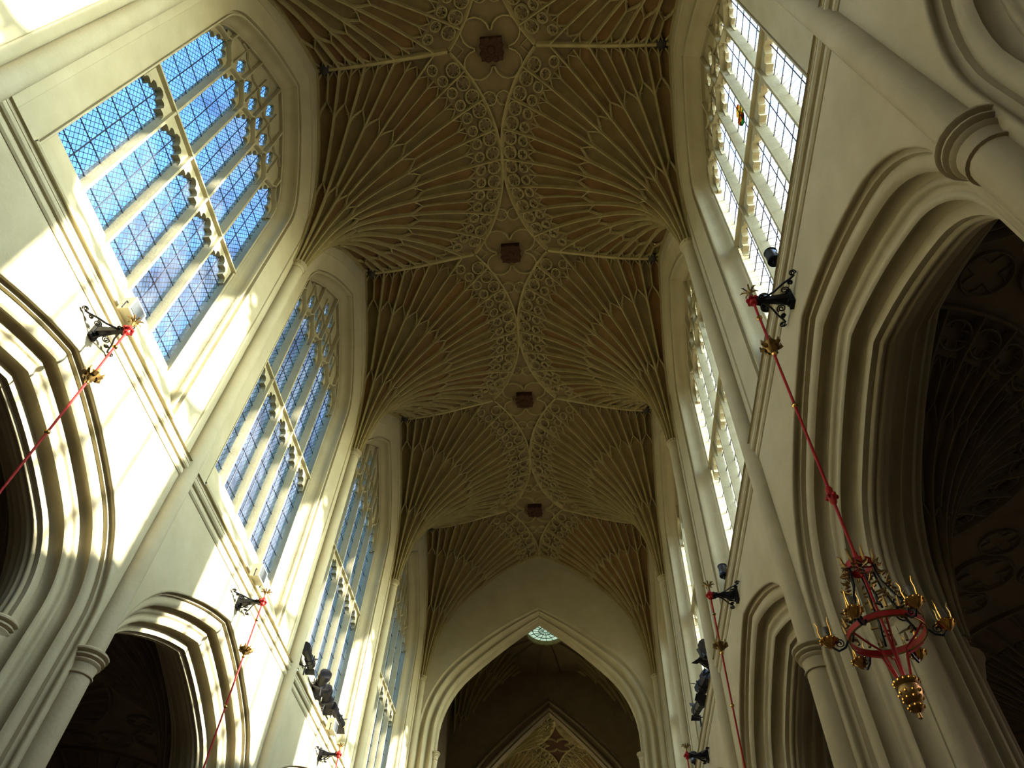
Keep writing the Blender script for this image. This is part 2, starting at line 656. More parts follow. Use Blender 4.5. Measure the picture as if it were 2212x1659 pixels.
# string courses
SEC = prof((.0, 9.92), ((.025, 9.93), 0), ((.025, 9.965), 0), ((-.005, 9.975), 0), ((.055, 10.10), .36), ((.06, 10.115), 0), ((.045, 10.12), 0), ((.105, 10.235), .36),
           ((.115, 10.24), 0), ((.115, 10.26), 0), ((.095, 10.265), 0), ((.14, 10.32), -.35), ((.095, 10.375), -.35), ((.075, 10.375), 0), ((.02, 10.43), 0), ((-.05, 10.43), 0), n=4)
for i, side in enumerate((-1, 1)):
    b = MB()
    ya, yb = PY(-3), PY(3)
    b.loft([[(side * (XW - p), ya, z), (side * (XW - p), yb, z)] for p, z in SEC])
    o = link("trim_%d" % (i + 1), b.mesh("string_course", 'stone', True, 25))
    tag(o, "moulded stone string course along the " + ("left" if side < 0 else "right") + " wall under the windows", "string course", kind="structure")


# ------------------------------------------------------------------ windows
GW = 2.9 - GD               # half width of the glazed opening
NL = 5
PITCH = 2 * GW / NL
LC = [-GW + PITCH * (i + .5) for i in range(NL)]        # light centres
LM = [-GW + PITCH * i for i in range(1, NL)]            # mullions
TR_Z = 15.22
HW = PITCH / 2 - .065


def wmap(t, z, e):
    return (XW + e, t, z)


def cusped(c, hw, zs, za):
    """cinquefoil light head from left springing to right springing"""
    h = za - zs
    L_ = [(-1, 0), (-.99, .16), (-.92, .30), (-.80, .33), (-.60, .28), (-.62, .42), (-.66, .55), (-.58, .68), (-.46, .72), (-.28, .66), (-.26, .78),
          (-.20, .90), (-.08, .97)]
    pts = L_ + [(0, 1.0)] + [(-a, q) for a, q in L_[::-1]]
    return [(c + a * hw, zs + q * h) for a, q in pts]


def small_light(c, z, hw, hh):
    sh = [(0, 1), (.35, .82), (.62, .62), (.5, .45), (.9, .3), (1, 0), (.9, -.3), (.5, -.45), (.62, -.62), (.35, -.82), (0, -1)]
    pts = sh + [(-a, q) for a, q in sh[-2:0:-1]]
    return [(c + a * hw, z + q * hh) for a, q in pts]


def tracery_holes():
    out = []
    for m in LM:
        for dz, z in ((0, 19.02), (1, 19.96)):
            for sg in (-1, 1):
                c = m + sg * .20
                if W_ARCH.width_at(GD + .06, z + .34) > abs(c) + .14:
                    out.append((c, z, .152, .34))
        if W_ARCH.width_at(GD + .06, 21.0 - .1) > abs(m) + .1:
            out.append((m, 20.70, .15, .27))
    for sg in (-1, 1):
        out.append((sg * (GW - .20), 18.78, .085, .22))
    return out


HOLES = tracery_holes()


def window_tracery():
    b = MB()
    z0 = 17.75
    ap = [p for p in W_ARCH.outline(GD - .02, z0)]
    low = []
    for c in LC:
        low += cusped(c, HW, z0 + .05, 18.62) if False else [(c - HW, z0)] + cusped(c, HW, z0 + .12, 18.62) + [(c + HW, z0)]
    # outer loop: along the bottom with the light heads as notches, then back over the arch
    outer = [(-GW - .02, z0)] + low + [(GW + .02, z0)] + ap[-2:0:-1]
    b.plate([outer] + [small_light(*h) for h in HOLES], wmap, .625, .715)
    return b.mesh("tracery", 'frame', False)


BARSEC = [(-.045, -.03), (-.045, .02), (-.02, .09), (.02, .09), (.045, .02), (.045, -.03)]


def tracery_ribs():
    """raised mouldings on the tracery plate: super-mullions and ogee heads"""
    out = []
    N = (-1, 0, 0)
    for c in LC:
        zt = 18.70
        while W_ARCH.width_at(GD, zt) > abs(c) and zt < 21.2:
            zt += .05
        b = MB()
        path = [wmap(c, 18.66, .61), wmap(c, zt, .61)]
        b.sweep(path, [N] * 2, BARSEC)
        pl = [(-PITCH / 2, 17.8), (-PITCH / 2, 18.22), (-PITCH * .42, 18.36), (-PITCH * .28, 18.46), (-PITCH * .12, 18.56), (0, 18.74)]
        pl = pl + [(-a, z) for a, z in pl[-2::-1]]
        b.sweep([wmap(c + a, z, .61) for a, z in pl], [N] * len(pl), BARSEC)
        out.append(b.mesh("light_head", 'frame'))
    for m in LM:
        if W_ARCH.width_at(GD, 19.6) > abs(m):
            b = MB()
            pl = [(-PITCH / 2, 19.42), (-.2, 19.40), (0, 19.56), (.2, 19.40), (PITCH / 2, 19.42)]
            pl = [(a, z) for a, z in pl if W_ARCH.width_at(GD, z) > abs(m + a)]
            b.sweep([wmap(m + a, z, .60) for a, z in pl], [N] * len(pl), [(x * .42, y * .45) for x, y in BARSEC])
            zt = 20.25 if abs(m) < 1 else 19.9
            b.sweep([wmap(m, 18.6, .60), wmap(m, zt, .62)], [N] * 2, [(x * .35, y * .4) for x, y in BARSEC])
            out.append(b.mesh("tracery_moulding", 'frame'))
    return out


MULSEC = [(-.062, -.12), (-.062, .02), (-.03, .13), (-.025, .17), (.025, .17), (.03, .13), (.062, .02), (.062, -.12)]


def mullion_mesh():
    b = MB()
    b.sweep([(XW + GE - .02, 0, GLASS_Z - .25), (XW + GE - .02, 0, 18.3)], [(-1, 0, 0)] * 2, MULSEC)
    return b.mesh("mullion", 'frame')


def transom_mesh():
    b = MB()
    b.sweep([(XW + GE - .03, -GW - .02, TR_Z), (XW + GE - .03, GW + .02, TR_Z)], [(-1, 0, 0)] * 2, [(a * .95, q) for a, q in MULSEC])
    return b.mesh("transom", 'frame')


def lower_head_mesh():
    b = MB()
    zt, zs = TR_Z - .04, 14.70
    cu = cusped(0, HW + .015, zs, zt - .06)
    b.plate([[(-HW - .03, zt), (-HW - .03, zs)] + cu + [(HW + .03, zs), (HW + .03, zt)]], wmap, .58, .74)
    return b.mesh("light_head", 'frame', False)


def pane_mesh(w, z0, z1):
    b = MB()
    x0, x1 = XW + GE, XW + GE + .012
    b.box((x0, -w, z0), (x1, w, z1))
    return b


LOW_BARS = [11.87, 12.12, 12.63, 13.14, 13.65, 14.16, 14.66, 15.2]
UP_BARS = [15.25, 15.58, 16.17, 16.77, 17.36, 17.95, 18.68]


def flat_pane(w, z0, z1, mat):
    b = MB()
    x = XW + GE
    b.poly([(x, -w, z0), (x, w, z0), (x, w, z1), (x, -w, z1)])
    return b.mesh("pane", mat, False)


WMESH = {}
WMESH['tracery'] = window_tracery()
WMESH['ribs'] = tracery_ribs()
WMESH['mullion'] = mullion_mesh()
WMESH['transom'] = transom_mesh()
WMESH['head'] = lower_head_mesh()
for g in ('glass', 'glass_south'):
    WMESH['cells_' + g] = []
    for bars in (LOW_BARS, UP_BARS):
        for z0, z1 in zip(bars, bars[1:]):
            WMESH['cells_' + g].append(flat_pane((PITCH / 2) / 2, z0, z1, g))
    WMESH['light_' + g] = [flat_pane(PITCH / 2, LOW_BARS[0], LOW_BARS[-1], g), flat_pane(PITCH / 2, UP_BARS[0], UP_BARS[-1], g)]
    b = MB()
    x = XW + GE
    b.poly([(x, -.17, -.36), (x, .17, -.36), (x, .17, .36), (x, -.17, .36)])
    WMESH['small_' + g] = b.mesh("tracery_pane", g, False)


def bars_mesh():
    b = MB()
    x = XW + GE - .012
    for c in LC:
        b.tube([(x, c, GLASS_Z), (x, c, 18.66)], .011, 5)
        for z in LOW_BARS[1:-1] + UP_BARS[1:-1]:
            b.tube([(x, c - PITCH / 2, z), (x, c + PITCH / 2, z)], .011, 5)
    for c, z, hw, hh in HOLES:
        b.tube([(x, c, z - hh), (x, c, z + hh)], .008, 4)
    return b.mesh("glazing_bars", 'bar')


WMESH['bars'] = bars_mesh()
m_, n_, out_ = new_mat("heraldic_glass")
vo_ = n_.nodes.new("ShaderNodeTexVoronoi")
vo_.inputs["Scale"].default_value = 9
gp_ = n_.nodes.new("ShaderNodeNewGeometry")
n_.links.new(gp_.outputs["Position"], vo_.inputs["Vector"])
sp_ = n_.nodes.new("ShaderNodeSeparateColor")
n_.links.new(vo_.outputs["Color"], sp_.inputs[0])
rp_ = n_.nodes.new("ShaderNodeValToRGB")
rp_.color_ramp.interpolation = 'CONSTANT'
for i_, (ps, cl) in enumerate(((0, (.55, .20, .02)), (.3, (.10, .05, .02)), (.5, (.62, .40, .08)), (.72, (.08, .22, .06)), (.86, (.35, .05, .02)))):
    el = rp_.color_ramp.elements[i_] if i_ < 2 else rp_.color_ramp.elements.new(ps)
    el.position = ps
    el.color = (*cl, 1)
n_.links.new(sp_.outputs[0], rp_.inputs[0])
tp_ = n_.nodes.new("ShaderNodeBsdfTransparent")
n_.links.new(rp_.outputs[0], tp_.inputs[0])
n_.links.new(tp_.outputs[0], out_.inputs[0])
M['heraldic'] = m_


def heraldic_panel():
    b = MB()
    sh = [(0, -.42), (.13, -.28), (.20, -.05), (.21, .14), (.12, .18), (.14, .30), (.05, .40), (0, .44)]
    lp = sh + [(-a, q) for a, q in sh[-2:0:-1]]
    b.plate([lp], lambda t, z, e: (XW + GE - .006 + e, t, z), 0, .004)
    return b.mesh("heraldic_panel", 'heraldic', False)


PLACE = {0: "nearest", 1: "second", 2: "third", 3: "farthest"}


def window(num, side, b_, detailed):
    w = link("window_%d" % num, None)
    g = 'glass' if side < 0 else 'glass_south'
    if b_ in PLACE:
        lab = PLACE[b_] + (" blue leaded clerestory window, five lights, in the left wall" if side < 0 else " bright white leaded clerestory window in the right wall")
    else:
        lab = "leaded clerestory window behind the viewer in the " + ("left" if side < 0 else "right") + " wall, %s" % ("nearer" if b_ == -1 else "farther")
    tag(w, lab, "window", kind="structure")
    w.matrix_basis = side_mat(side, PY(b_ - .5))
    link("tracery", WMESH['tracery'], w)
    for me in WMESH['ribs']:
        link(me.name.split('.')[0], me, w)
    for m in LM:
        link("mullion", WMESH['mullion'], w, Matrix.Translation((0, m, 0)))
    link("transom", WMESH['transom'], w)
    for c in LC:
        link("light_head", WMESH['head'], w, Matrix.Translation((0, c, 0)))
        if detailed:
            for me in WMESH['cells_' + g]:
                for sg in (-1, 1):
                    link("pane", me, w, Matrix.Translation((0, c + sg * PITCH / 4, 0)))
        else:
            for me in WMESH['light_' + g]:
                link("pane", me, w, Matrix.Translation((0, c, 0)))
    for c, z, hw, hh in HOLES:
        link("tracery_pane", WMESH['small_' + g], w, Matrix.Translation((0, c, z)))
    link("glazing_bars", WMESH['bars'], w, kind="stuff")
    if side > 0 and b_ == 0:
        hp = link("heraldic_panel", heraldic_panel(), w, Matrix.Translation((0, LC[2] + .02, 16.75)))
        hp["label"] = "small orange and green heraldic glass panel"
    return w


num = 1
for side in (-1, 1):
    for b_ in (0, 1, 2, 3, -1, -2):
        window(num, side, b_, b_ in (0, 1))
        num += 1


# ------------------------------------------------------------------ fan vault
class Fan:
    def __init__(s, ctrl, tiers, R, half):
        s.tiers, s.R, s.half = tiers, R, half
        P = ctrl
        s.tab = []
        for i in range(len(P) - 1):
            p0, p1, p2, p3 = P[max(0, i - 1)], P[i], P[i + 1], P[min(len(P) - 1, i + 2)]
            for j in range(8):
                t = j / 8
                s.tab.append(tuple(.5 * (2 * p1[a] + (p2[a] - p0[a]) * t + (2 * p0[a] - 5 * p1[a] + 4 * p2[a] - p3[a]) * t * t
                                         + (3 * p1[a] - p0[a] - 3 * p2[a] + p3[a]) * t ** 3) for a in (0, 1)))
        s.tab.append(P[-1])

    def z(s, r):
        T = s.tab
        if r <= T[0][0]:
            return T[0][1]
        for (a, za), (b, zb) in zip(T, T[1:]):
            if a <= r <= b:
                return za + (zb - za) * (r - a) / max(1e-9, b - a)
        return T[-1][1]

    def pt(s, r, th, off=0.0):
        """th runs 0..pi from -y over the nave to +y; the fan opens to -x"""
        dz = (s.z(r + .03) - s.z(max(.16, r - .03)))
        dr = (r + .03) - max(.16, r - .03)
        L_ = math.hypot(dz, dr)
        nr, nz = dz / L_, -dr / L_
        rr = r + nr * off
        c, q = math.cos(th), math.sin(th)
        return Vector((-rr * q, -rr * c, s.z(r) + nz * off)), Vector((-nr * q, -nr * c, nz))

    def rmax(s, th):
        c = abs(math.cos(th))
        return min(s.R, s.half / c if c > 1e-6 else 1e9)


RSEC = [(-1, -.35), (-.8, .45), (-.36, 1), (.36, 1), (.8, .45), (1, -.35)]


def fan_parts(F, r0, wr, hr, circles=True):
    """-> list of (name, mesh builder, material, matrix) for one half-round fan"""
    out = []
    t1, t2, t3 = F.tiers
    n = 32
    dth = PI / n

    def samples(a, b, k):
        # denser near the stem
        return [a * (b / a) ** (i / k) for i in range(k + 1)]
    for j in range(n + 1):
        th = j * dth
        ra = r0 if j % 4 == 0 else (t1 if j % 2 == 0 else t2)
        rb = F.rmax(th)
        if j % 2:
            rb = min(rb, t3)
        if ra >= rb - .1:
            continue
        rs = samples(ra, rb, 20 if j % 4 == 0 else 14)
        b = MB()
        P, N, S = [], [], []
        for r in rs:
            p, nn = F.pt(r, th)
            P.append(p)
            N.append(nn)
            lim = r * (dth * (4 if r < t1 else 2 if r < t2 else 1)) * .42
            S.append(min(1.0, lim / wr))
        k = .62 if j % 2 else 1.0
        sec = [(u * wr * k, v * hr * k) for u, v in RSEC]
        b.sweep(P, N, sec, scale=S)
        out.append(("rib", b, 'rib'))
    # panels
    ring = MB()
    for a, bnd, cnt in ((r0, t1, 8), (t1, t2, 16), (t2, t3, 32)):
        for i in range(cnt):
            th0, th1 = PI * i / cnt, PI * (i + 1) / cnt
            ths = [th0 + (th1 - th0) * q / 4 for q in range(5)]
            if max(F.rmax(q) for q in ths) <= a + .02:
                continue
            loops = []
            for q, th in enumerate(ths):
                rm = F.rmax(th)
                aa, bb = min(a, rm), min(bnd, rm)
                row = []
                for g in range(9):
                    r = aa * (bb / aa) ** (g / 8)
                    dip = 0.0 if q in (0, 4) else (-.05 if q in (1, 3) else -.075)
                    dip *= min(1, r / .8)
                    row.append(F.pt(r, th, dip)[0])
                loops.append(row)
            b = MB()
            b.loft(loops)
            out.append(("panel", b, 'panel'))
            thm = (th0 + th1) / 2
            hd = {8: .30, 16: .36, 32: .26}[cnt] * (bnd if cnt == 8 else 1) * (1.0 if cnt != 8 else .9)
            rm = min(F.rmax(thm), min(F.rmax(th0), F.rmax(th1)) + .25)
            ra = min(bnd, F.rmax(thm) - .06)
            clipped = ra < bnd - 1e-6
            if ra - hd < a * 1.05 or (clipped and cnt != 32 and False):
                continue
            P, N = [], []
            uu = [-1, -.92, -.8, -.6, -.36, -.15, 0, .15, .36, .6, .8, .92, 1]
            for u in uu:
                v = abs(u)
                r = ra - hd + hd * (1 - v ** 2.2) * .8 + hd * .2 * max(0, 1 - v * 3.0)
                th = thm + u * (th1 - th0) / 2
                r = min(r, F.rmax(th) - .02)
                p, nn = F.pt(r, th)
                P.append(p)
                N.append(nn)
            kk = {8: .62, 16: .62, 32: .42}[cnt]
            ring.sweep(P, N, [(u * wr * kk, v * hr * kk) for u, v in RSEC])
            if cnt != 32:
                for sg in (-1, 1):      # cusps
                    P, N = [], []
                    for g in range(4):
                        u = sg * (.78 - .13 * g)
                        r = ra - hd * (.42 + .05 * g)
                        p, nn = F.pt(r, thm + u * (th1 - th0) / 2)
                        P.append(p)
                        N.append(nn)
                    ring.sweep(P, N, [(u * wr * .4, v * hr * .4) for u, v in RSEC], scale=[1, .9, .7, .4])
    # boundary rib on the rim and the sunk band of quatrefoils behind it
    j0 = next(i for i in range(200) if F.rmax(PI * i / 400) >= F.R - 1e-6)
    tha = PI * j0 / 400
    P, N = [], []
    for i in range(33):
        p, nn = F.pt(F.R - .03, tha + (PI - 2 * tha) * i / 32)
        P.append(p)
        N.append(nn)
    b = MB()
    b.sweep(P, N, [(u * wr * 1.25, v * hr * 1.25) for u, v in RSEC])
    out.append(("rim_rib", b, 'rib'))
    b = MB()
    loops = []
    for i in range(65):
        th = PI * i / 64
        rm = F.rmax(th)
        if rm <= t3:
            if loops:
                break
            continue
        loops.append([F.pt(t3 + (rm - t3) * g / 3, th, -.09 if 0 < g < 3 else 0)[0] for g in range(4)])
    b.loft(loops)
    out.append(("rim_band", b, 'spandrel'))
    out.append(("ring_tracery", ring, 'rib'))
    circ = []
    if circles:
        for i in range(16):
            for sg in (-1, 1):
                th = PI * (i + .5) / 16 + sg * dth * .5
                for r, rad in ((F.R - .26, .195), (t3 + .17, .145)):
                    if r + rad < F.rmax(th) + .06 and r * abs(math.cos(th)) + rad < F.half:
                        circ.append((r, th, rad))
    return out, circ


def quatrefoil(rad, w, h, cus=True, name="quatrefoil", seg=20):
    """round tracery ring with four cusps in the local xy plane, proud along +z"""
    b = MB()
    path = [(rad * math.cos(2 * PI * i / seg), rad * math.sin(2 * PI * i / seg), 0) for i in range(seg)]
    b.sweep(path, [(0, 0, 1)] * seg, [(u * w, v * h) for u, v in RSEC], closed=True)
    if cus:
        for i in range(4):
            a = PI / 2 * i
            for sg in (-1, 1):
                pp = [(rad * math.cos(a + sg * .5), rad * math.sin(a + sg * .5), 0), (rad * .72 * math.cos(a + sg * .28), rad * .72 * math.sin(a + sg * .28), 0),
                      (rad * .45 * math.cos(a), rad * .45 * math.sin(a), 0)]
                b.sweep(pp, [(0, 0, 1)] * 3, [(u * w * .6, v * h * .7) for u, v in RSEC], scale=[1, .8, .5])
    return b.mesh(name, 'rib')


NAVE_CTRL = [(.17, 17.18), (.19, 17.6), (.26, 18.2), (.37, 18.75), (.53, 19.3), (.75, 19.85), (1.02, 20.32), (1.42, 20.86), (1.92, 21.40), (2.5, 21.93),
             (3.2, 22.50), (4.0, 23.02), (4.8, 23.42)]
NF = Fan(NAVE_CTRL, (0.92, 2.5, 3.98), 4.8, H)
nave_parts, nave_circ = fan_parts(NF, .17, .042, .095)
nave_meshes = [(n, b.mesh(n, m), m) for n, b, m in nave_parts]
QM = {}
for r in (.195, .145):
    QM[r] = quatrefoil(r, .030, .055)


def joined(parts, name, mat):
    b = MB()
    for n, q, m in parts:
        if n == name:
            o = len(b.v)
            b.v += q.v
            b.f += [tuple(i + o for i in f) for f in q.f]
    return b.mesh(name + "s", mat)


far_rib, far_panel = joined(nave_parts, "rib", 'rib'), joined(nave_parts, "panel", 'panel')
_cm = MB()


def circ_matrix(F, r, th):
    p, nn = F.pt(r, th, -.02)
    z = nn.normalized()
    x = Vector((-math.sin(th), -math.cos(th), 0))
    x = (x - z * x.dot(z)).normalized()
    y = z.cross(x)
    rot = Matrix((x, y, z)).transposed().to_4x4()
    return Matrix.Translation(p) @ rot @ Matrix.Rotation(PI / 4, 4, 'Z')


def far_circles(F, circ):
    b = MB()
    for r, th, rad in circ:
        m = circ_matrix(F, r, th)
        seg = 10
        path = [m @ Vector((rad * math.cos(2 * PI * i / seg), rad * math.sin(2 * PI * i / seg), 0)) for i in range(seg)]
        b.sweep(path, [m.to_3x3() @ Vector((0, 0, 1))] * seg, [(u * .03, v * .055) for u, v in RSEC], closed=True)
    return b.mesh("quatrefoils", 'rib')


FARQ = far_circles(NF, nave_circ)
ceiling = link("ceiling", None)
tag(ceiling, "dark cream stone fan vault over the nave with ribs, tracery and bosses", "ceiling", kind="structure")
stem = MB()
stem.lathe([(.17, 17.16), (.185, 17.6), (.25, 18.2)], (0, 0, 0), 16)
STEM = stem.mesh("fan_stem", 'rib')


def place_fan(parent, side, y, detailed, name="fan_vault"):
    mw = Matrix.Translation((side * XW, y, 0)) @ (Matrix.Identity(4) if side > 0 else Matrix.Rotation(PI, 4, 'Z'))
    root = link(name, STEM, parent, mw)
    for n, me, m in nave_meshes:
        if detailed or n not in ("rib", "panel"):
            link(n, me, root, kind="stuff" if n == "ring_tracery" else None)
    if not detailed:
        link("rib", far_rib, root, kind="stuff")
        link("panel", far_panel, root, kind="stuff")
        link("quatrefoil", FARQ, root, kind="stuff")
    else:
        for r, th, rad in nave_circ:
            link("quatrefoil", QM[rad], root, circ_matrix(NF, r, th))
    return root


for k in range(-3, 4):
    for side in (-1, 1):
        place_fan(ceiling, side, PY(k), k in (-1, 0, 1))


# flat spandrels between the fans, with their tracery and bosses
def spandrel_meshes():
    z = 23.40
    b = MB()
    loops = []
    R = 4.78
    for i in range(33):
        t = -H + BAY * i / 32
        xx = max(.0, XW - math.sqrt(max(0, R * R - (H - abs(t)) ** 2)))
        loops.append([(-xx, t, z), (0, t, z + .02), (xx, t, z)])
    b.loft(loops)
    pan = b.mesh("spandrel_panel", 'spandrel')
    ridge = []
    for sg in (-1, 1):
        P = []
        for i in range(21):
            d = 3.52 * i / 20
            P.append((sg * (XW - d), 0, NF.z(math.hypot(d, H)) - .0))
        b = MB()
        b.sweep(P, [(0, 0, -1)] * 21, [(u * .095, v * .12) for u, v in RSEC])
        ridge.append(b.mesh("ridge_rib", 'rib'))
    lob = MB()
    # the great cusped quatrefoil: four lobes joined by points on the axes
    path = []
    for q in range(4):
        a0 = PI / 2 * q + PI / 4
        cx, cy = .43 * math.cos(a0) * 1.40, .43 * math.sin(a0) * 1.40
        for i in range(11):
            a = a0 + (-.70 + 1.40 * i / 10) * PI
            path.append((cx + .40 * math.cos(a), cy + .40 * math.sin(a), z - .01))
    lob.sweep(path, [(0, 0, -1)] * len(path), [(u * .038, v * .085) for u, v in RSEC], closed=True)
    dia = []
    for sg in (-1, 1):
        d = MB()
        pl = [(sg * .80, 0, z), (sg * 1.02, .20, z), (sg * 1.24, 0, z), (sg * 1.02, -.20, z)]
        d.sweep(pl, [(0, 0, -1)] * 4, [(u * .03, v * .06) for u, v in RSEC], closed=True)
        dia.append(d.mesh("diamond_tracery", 'rib'))
    return pan, ridge, lob.mesh("great_quatrefoil", 'rib'), dia


SP = spandrel_meshes()
QS = quatrefoil(.20, .032, .07)
_b = MB()
_b.plate([[(.30 * s_ * c_, .30 * q_) for s_, c_, q_ in ((1, 1, -1), (1, 1, 1), (-1, 1, 1), (-1, 1, -1))]], lambda a, b, e: (a, b, e), 23.18, 23.44)
BOSS = _b.mesh("boss", 'boss', False)
_b = MB()
for i in range(8):
    a = 2 * PI * i / 8 + PI / 8
    _b.lathe([(.0, -.06), (.07, -.045), (.10, .0), (.05, .06)], (.27 * math.cos(a), .27 * math.sin(a), 23.2), 8)
_b.lathe([(.0, -.12), (.09, -.09), (.15, 0), (.12, .05)], (0, 0, 23.19), 12)
BOSSLEAF = _b.mesh("boss_foliage", 'boss')
_b = MB()
_b.lathe([(.0, -.10), (.10, -.07), (.16, 0), (.18, .08), (.12, .2)], (XW - .22, 0, 22.42), 10)
ENDBOSS = _b.mesh("end_boss", 'bossdark')


def place_spandrel(parent, y, full=True):
    mw = Matrix.Translation((0, y, 0))
    r = link("spandrel", SP[0], parent, mw)
    for me in SP[1]:
        link("ridge_rib", me, r)
    link("great_quatrefoil", SP[2], r)
    for me in SP[3]:
        link("diamond_tracery", me, r)
    for sx in (-.205, .205):
        for sy in (-1.37, 1.37):
            link("quatrefoil", QS, r, Matrix.Translation((sx, sy, 23.40)) @ Matrix.Rotation(PI, 4, 'X'))
    if full:
        bo = link("boss", BOSS, parent, mw @ Matrix.Rotation(.0, 4, 'Z'))
        link("boss_foliage", BOSSLEAF, bo)
        for q in (0, PI):
            link("end_boss", ENDBOSS, r, Matrix.Rotation(q, 4, 'Z'))


for b_ in NB:
    place_spandrel(ceiling, PY(b_ - .5))

# ------------------------------------------------------------------ end wall, crossing and choir
YE = PY(3)
YC = 36.5
E_ARCH = Arch(4.70, 15.0, 4.5, 46, 20.56)
E_IN = Arch(3.92, 15.0, 3.75, 44, 20.08)
C_ARCH = Arch(4.5, 15.3, 4.3, 42, 21.15)
C_IN = Arch(3.75, 15.3, 3.6, 42, 20.5)


def arch_wall(name, arch, inn, y, th, label, mat='stone'):
    b = MB()
    b.fill([[(-5.3, 0), (-arch.w, 0)] + arch.outline(0, 0)[1:-1] + [(arch.w, 0), (5.3, 0), (5.3, 24), (-5.3, 24)]], lambda x, z: (x, y, z))
    w = link(name, b.mesh(name, mat, False))
    tag(w, label, "wall", kind="structure")
    pr = prof((0, 0), ((.10, .0), 0), ((.12, .04), 0), ((.26, .10), -.3), ((.27, .08), 0), ((.50, .18), .38), ((.51, .24), 0), ((.66, .28), -.25),
              ((.67, .26), 0), ((.90, .36), .38), ((.91, .40), 0), ((1.0, .42), 0), ((1.0, th), 0), n=5)
    b = MB()
    lo, li = arch.outline(0, 0, 16), inn.outline(0, 0, 16)
    b.loft([[(p[0] + (q[0] - p[0]) * d, y + e, p[1] + (q[1] - p[1]) * d) for p, q in zip(lo, li)] for d, e in pr])
    link("arch_moulding", b.mesh("arch_moulding", mat), w)
    b = MB()
    b.fill([[(-5.3, 0), (-inn.w, 0)] + inn.outline(0, 0)[1:-1] + [(inn.w, 0), (5.3, 0), (5.3, 24), (-5.3, 24)]], lambda x, z: (x, y + th, z))
    link("wall_back", b.mesh("wall_back", mat, False), w)
    for sg in (-1, 1):
        b = MB()
        xx = sg * (inn.w + .02)
        b.lathe([(.13, 0), (.13, 14.3)], (xx, y + .50, 0), 16)
        s_ = link("arch_shaft", b.mesh("arch_shaft", mat), w)
        b = MB()
        b.lathe([(r, z + 14.15) for r, z in capital_profile(.13, .21, .32)], (xx, y + .50, 0), 18)
        link("capital", b.mesh("capital", mat), s_)
    return w


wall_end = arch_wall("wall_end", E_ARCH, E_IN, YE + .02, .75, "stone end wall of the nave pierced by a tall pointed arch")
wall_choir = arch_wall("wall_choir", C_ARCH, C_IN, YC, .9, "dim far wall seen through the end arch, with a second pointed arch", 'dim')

# crossing: side walls and a dim ribbed vault with a glazed round eye
for sg, nm in ((-1, "wall_crossing_left"), (1, "wall_crossing_right")):
    b = MB()
    b.poly([(sg * 5.0, YE + 1.0, 0), (sg * 5.0, YC + .1, 0), (sg * 5.0, YC + .1, 24), (sg * 5.0, YE + 1.0, 24)])
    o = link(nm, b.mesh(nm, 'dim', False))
    tag(o, "dark stone side wall of the crossing on the " + ("left" if sg < 0 else "right"), "wall", kind="structure")
YX, ZX, RX = 33.2, 22.75, .95
b = MB()
ang = 40
rings = []
for f, z in ((0, ZX), (.35, ZX - .02), (.7, ZX - .25), (.9, ZX - .7), (1.0, ZX - 1.4)):
    lp = []
    for i in range(ang):
        a = 2 * PI * i / ang
        cx, cy = math.cos(a), math.sin(a)
        sq = 1 / max(abs(cx), abs(cy))
        ro = Vector((cx * sq * 5.0, cy * sq * 4.6))
        ri = Vector((cx * RX, cy * RX))
        q = ri.lerp(ro, f)
        lp.append((q.x, YX + q.y - .3 * f, z))
    rings.append(lp)
b.loft(rings, closed=True)
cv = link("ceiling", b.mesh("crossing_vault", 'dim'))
tag(cv, "dim ribbed crossing vault beyond the end arch with a round glazed eye", "ceiling", kind="structure")
for i in range(16):
    a = 2 * PI * i / 16 + PI / 16
    j = int(round(a / (2 * PI) * ang)) % ang
    b = MB()
    b.sweep([rings[q][j] for q in range(5)], [(0, 0, -1)] * 5, [(u * .06, v * .1) for u, v in RSEC])
    link("rib", b.mesh("rib", 'dim'), cv)
# the round eye: a leaded disc whose pane emits its own light in place of daylight
b = MB()
b.lathe([(RX - .02, -.10), (RX + .06, -.10), (RX + .06, .25), (RX - .02, .25), (RX - .02, -.10)], (0, YX, ZX), 40)
eye = link("window_13", b.mesh("eye_frame", 'rib'))
tag(eye, "round green-lit leaded eye window in the dark crossing vault", "window", kind="structure")
b = MB()
b.poly([((RX - .02) * math.cos(2 * PI * i / 40), YX + (RX - .02) * math.sin(2 * PI * i / 40), ZX + .12) for i in range(40)])
link("pane", b.mesh("pane", None, False), eye)
eye_pane = [o for o in eye.children][0]
b = MB()
for r in (.35, .66):
    b.tube([(r * math.cos(2 * PI * i / 28), YX + r * math.sin(2 * PI * i / 28), ZX + .09) for i in range(28)], .02, 5, closed=True)
for i in range(16):
    a = 2 * PI * i / 16
    b.tube([(.1 * math.cos(a), YX + .1 * math.sin(a), ZX + .09), (.93 * math.cos(a), YX + .93 * math.sin(a), ZX + .09)], .014, 5)
link("glazing_bars", b.mesh("glazing_bars", 'bar'), eye, kind="stuff")
m_, n_, out_ = new_mat("lit_eye_glass")
em = n_.nodes.new("ShaderNodeEmission")
no_ = n_.nodes.new("ShaderNodeTexNoise")
no_.inputs["Scale"].default_value = 5
ge_ = n_.nodes.new("ShaderNodeNewGeometry")
rm_ = n_.nodes.new("ShaderNodeValToRGB")
rm_.color_ramp.elements[0].color = (.10, .22, .13, 1)
rm_.color_ramp.elements[1].color = (.75, 1.0, .75, 1)
n_.links.new(ge_.outputs["Position"], no_.inputs["Vector"])
n_.links.new(no_.outputs["Fac"], rm_.inputs[0])
n_.links.new(rm_.outputs[0], em.inputs[0])
em.inputs[1].default_value = 1.0
n_.links.new(em.outputs[0], out_.inputs[0])
M['eye'] = m_
eye_pane.data.materials.append(m_)

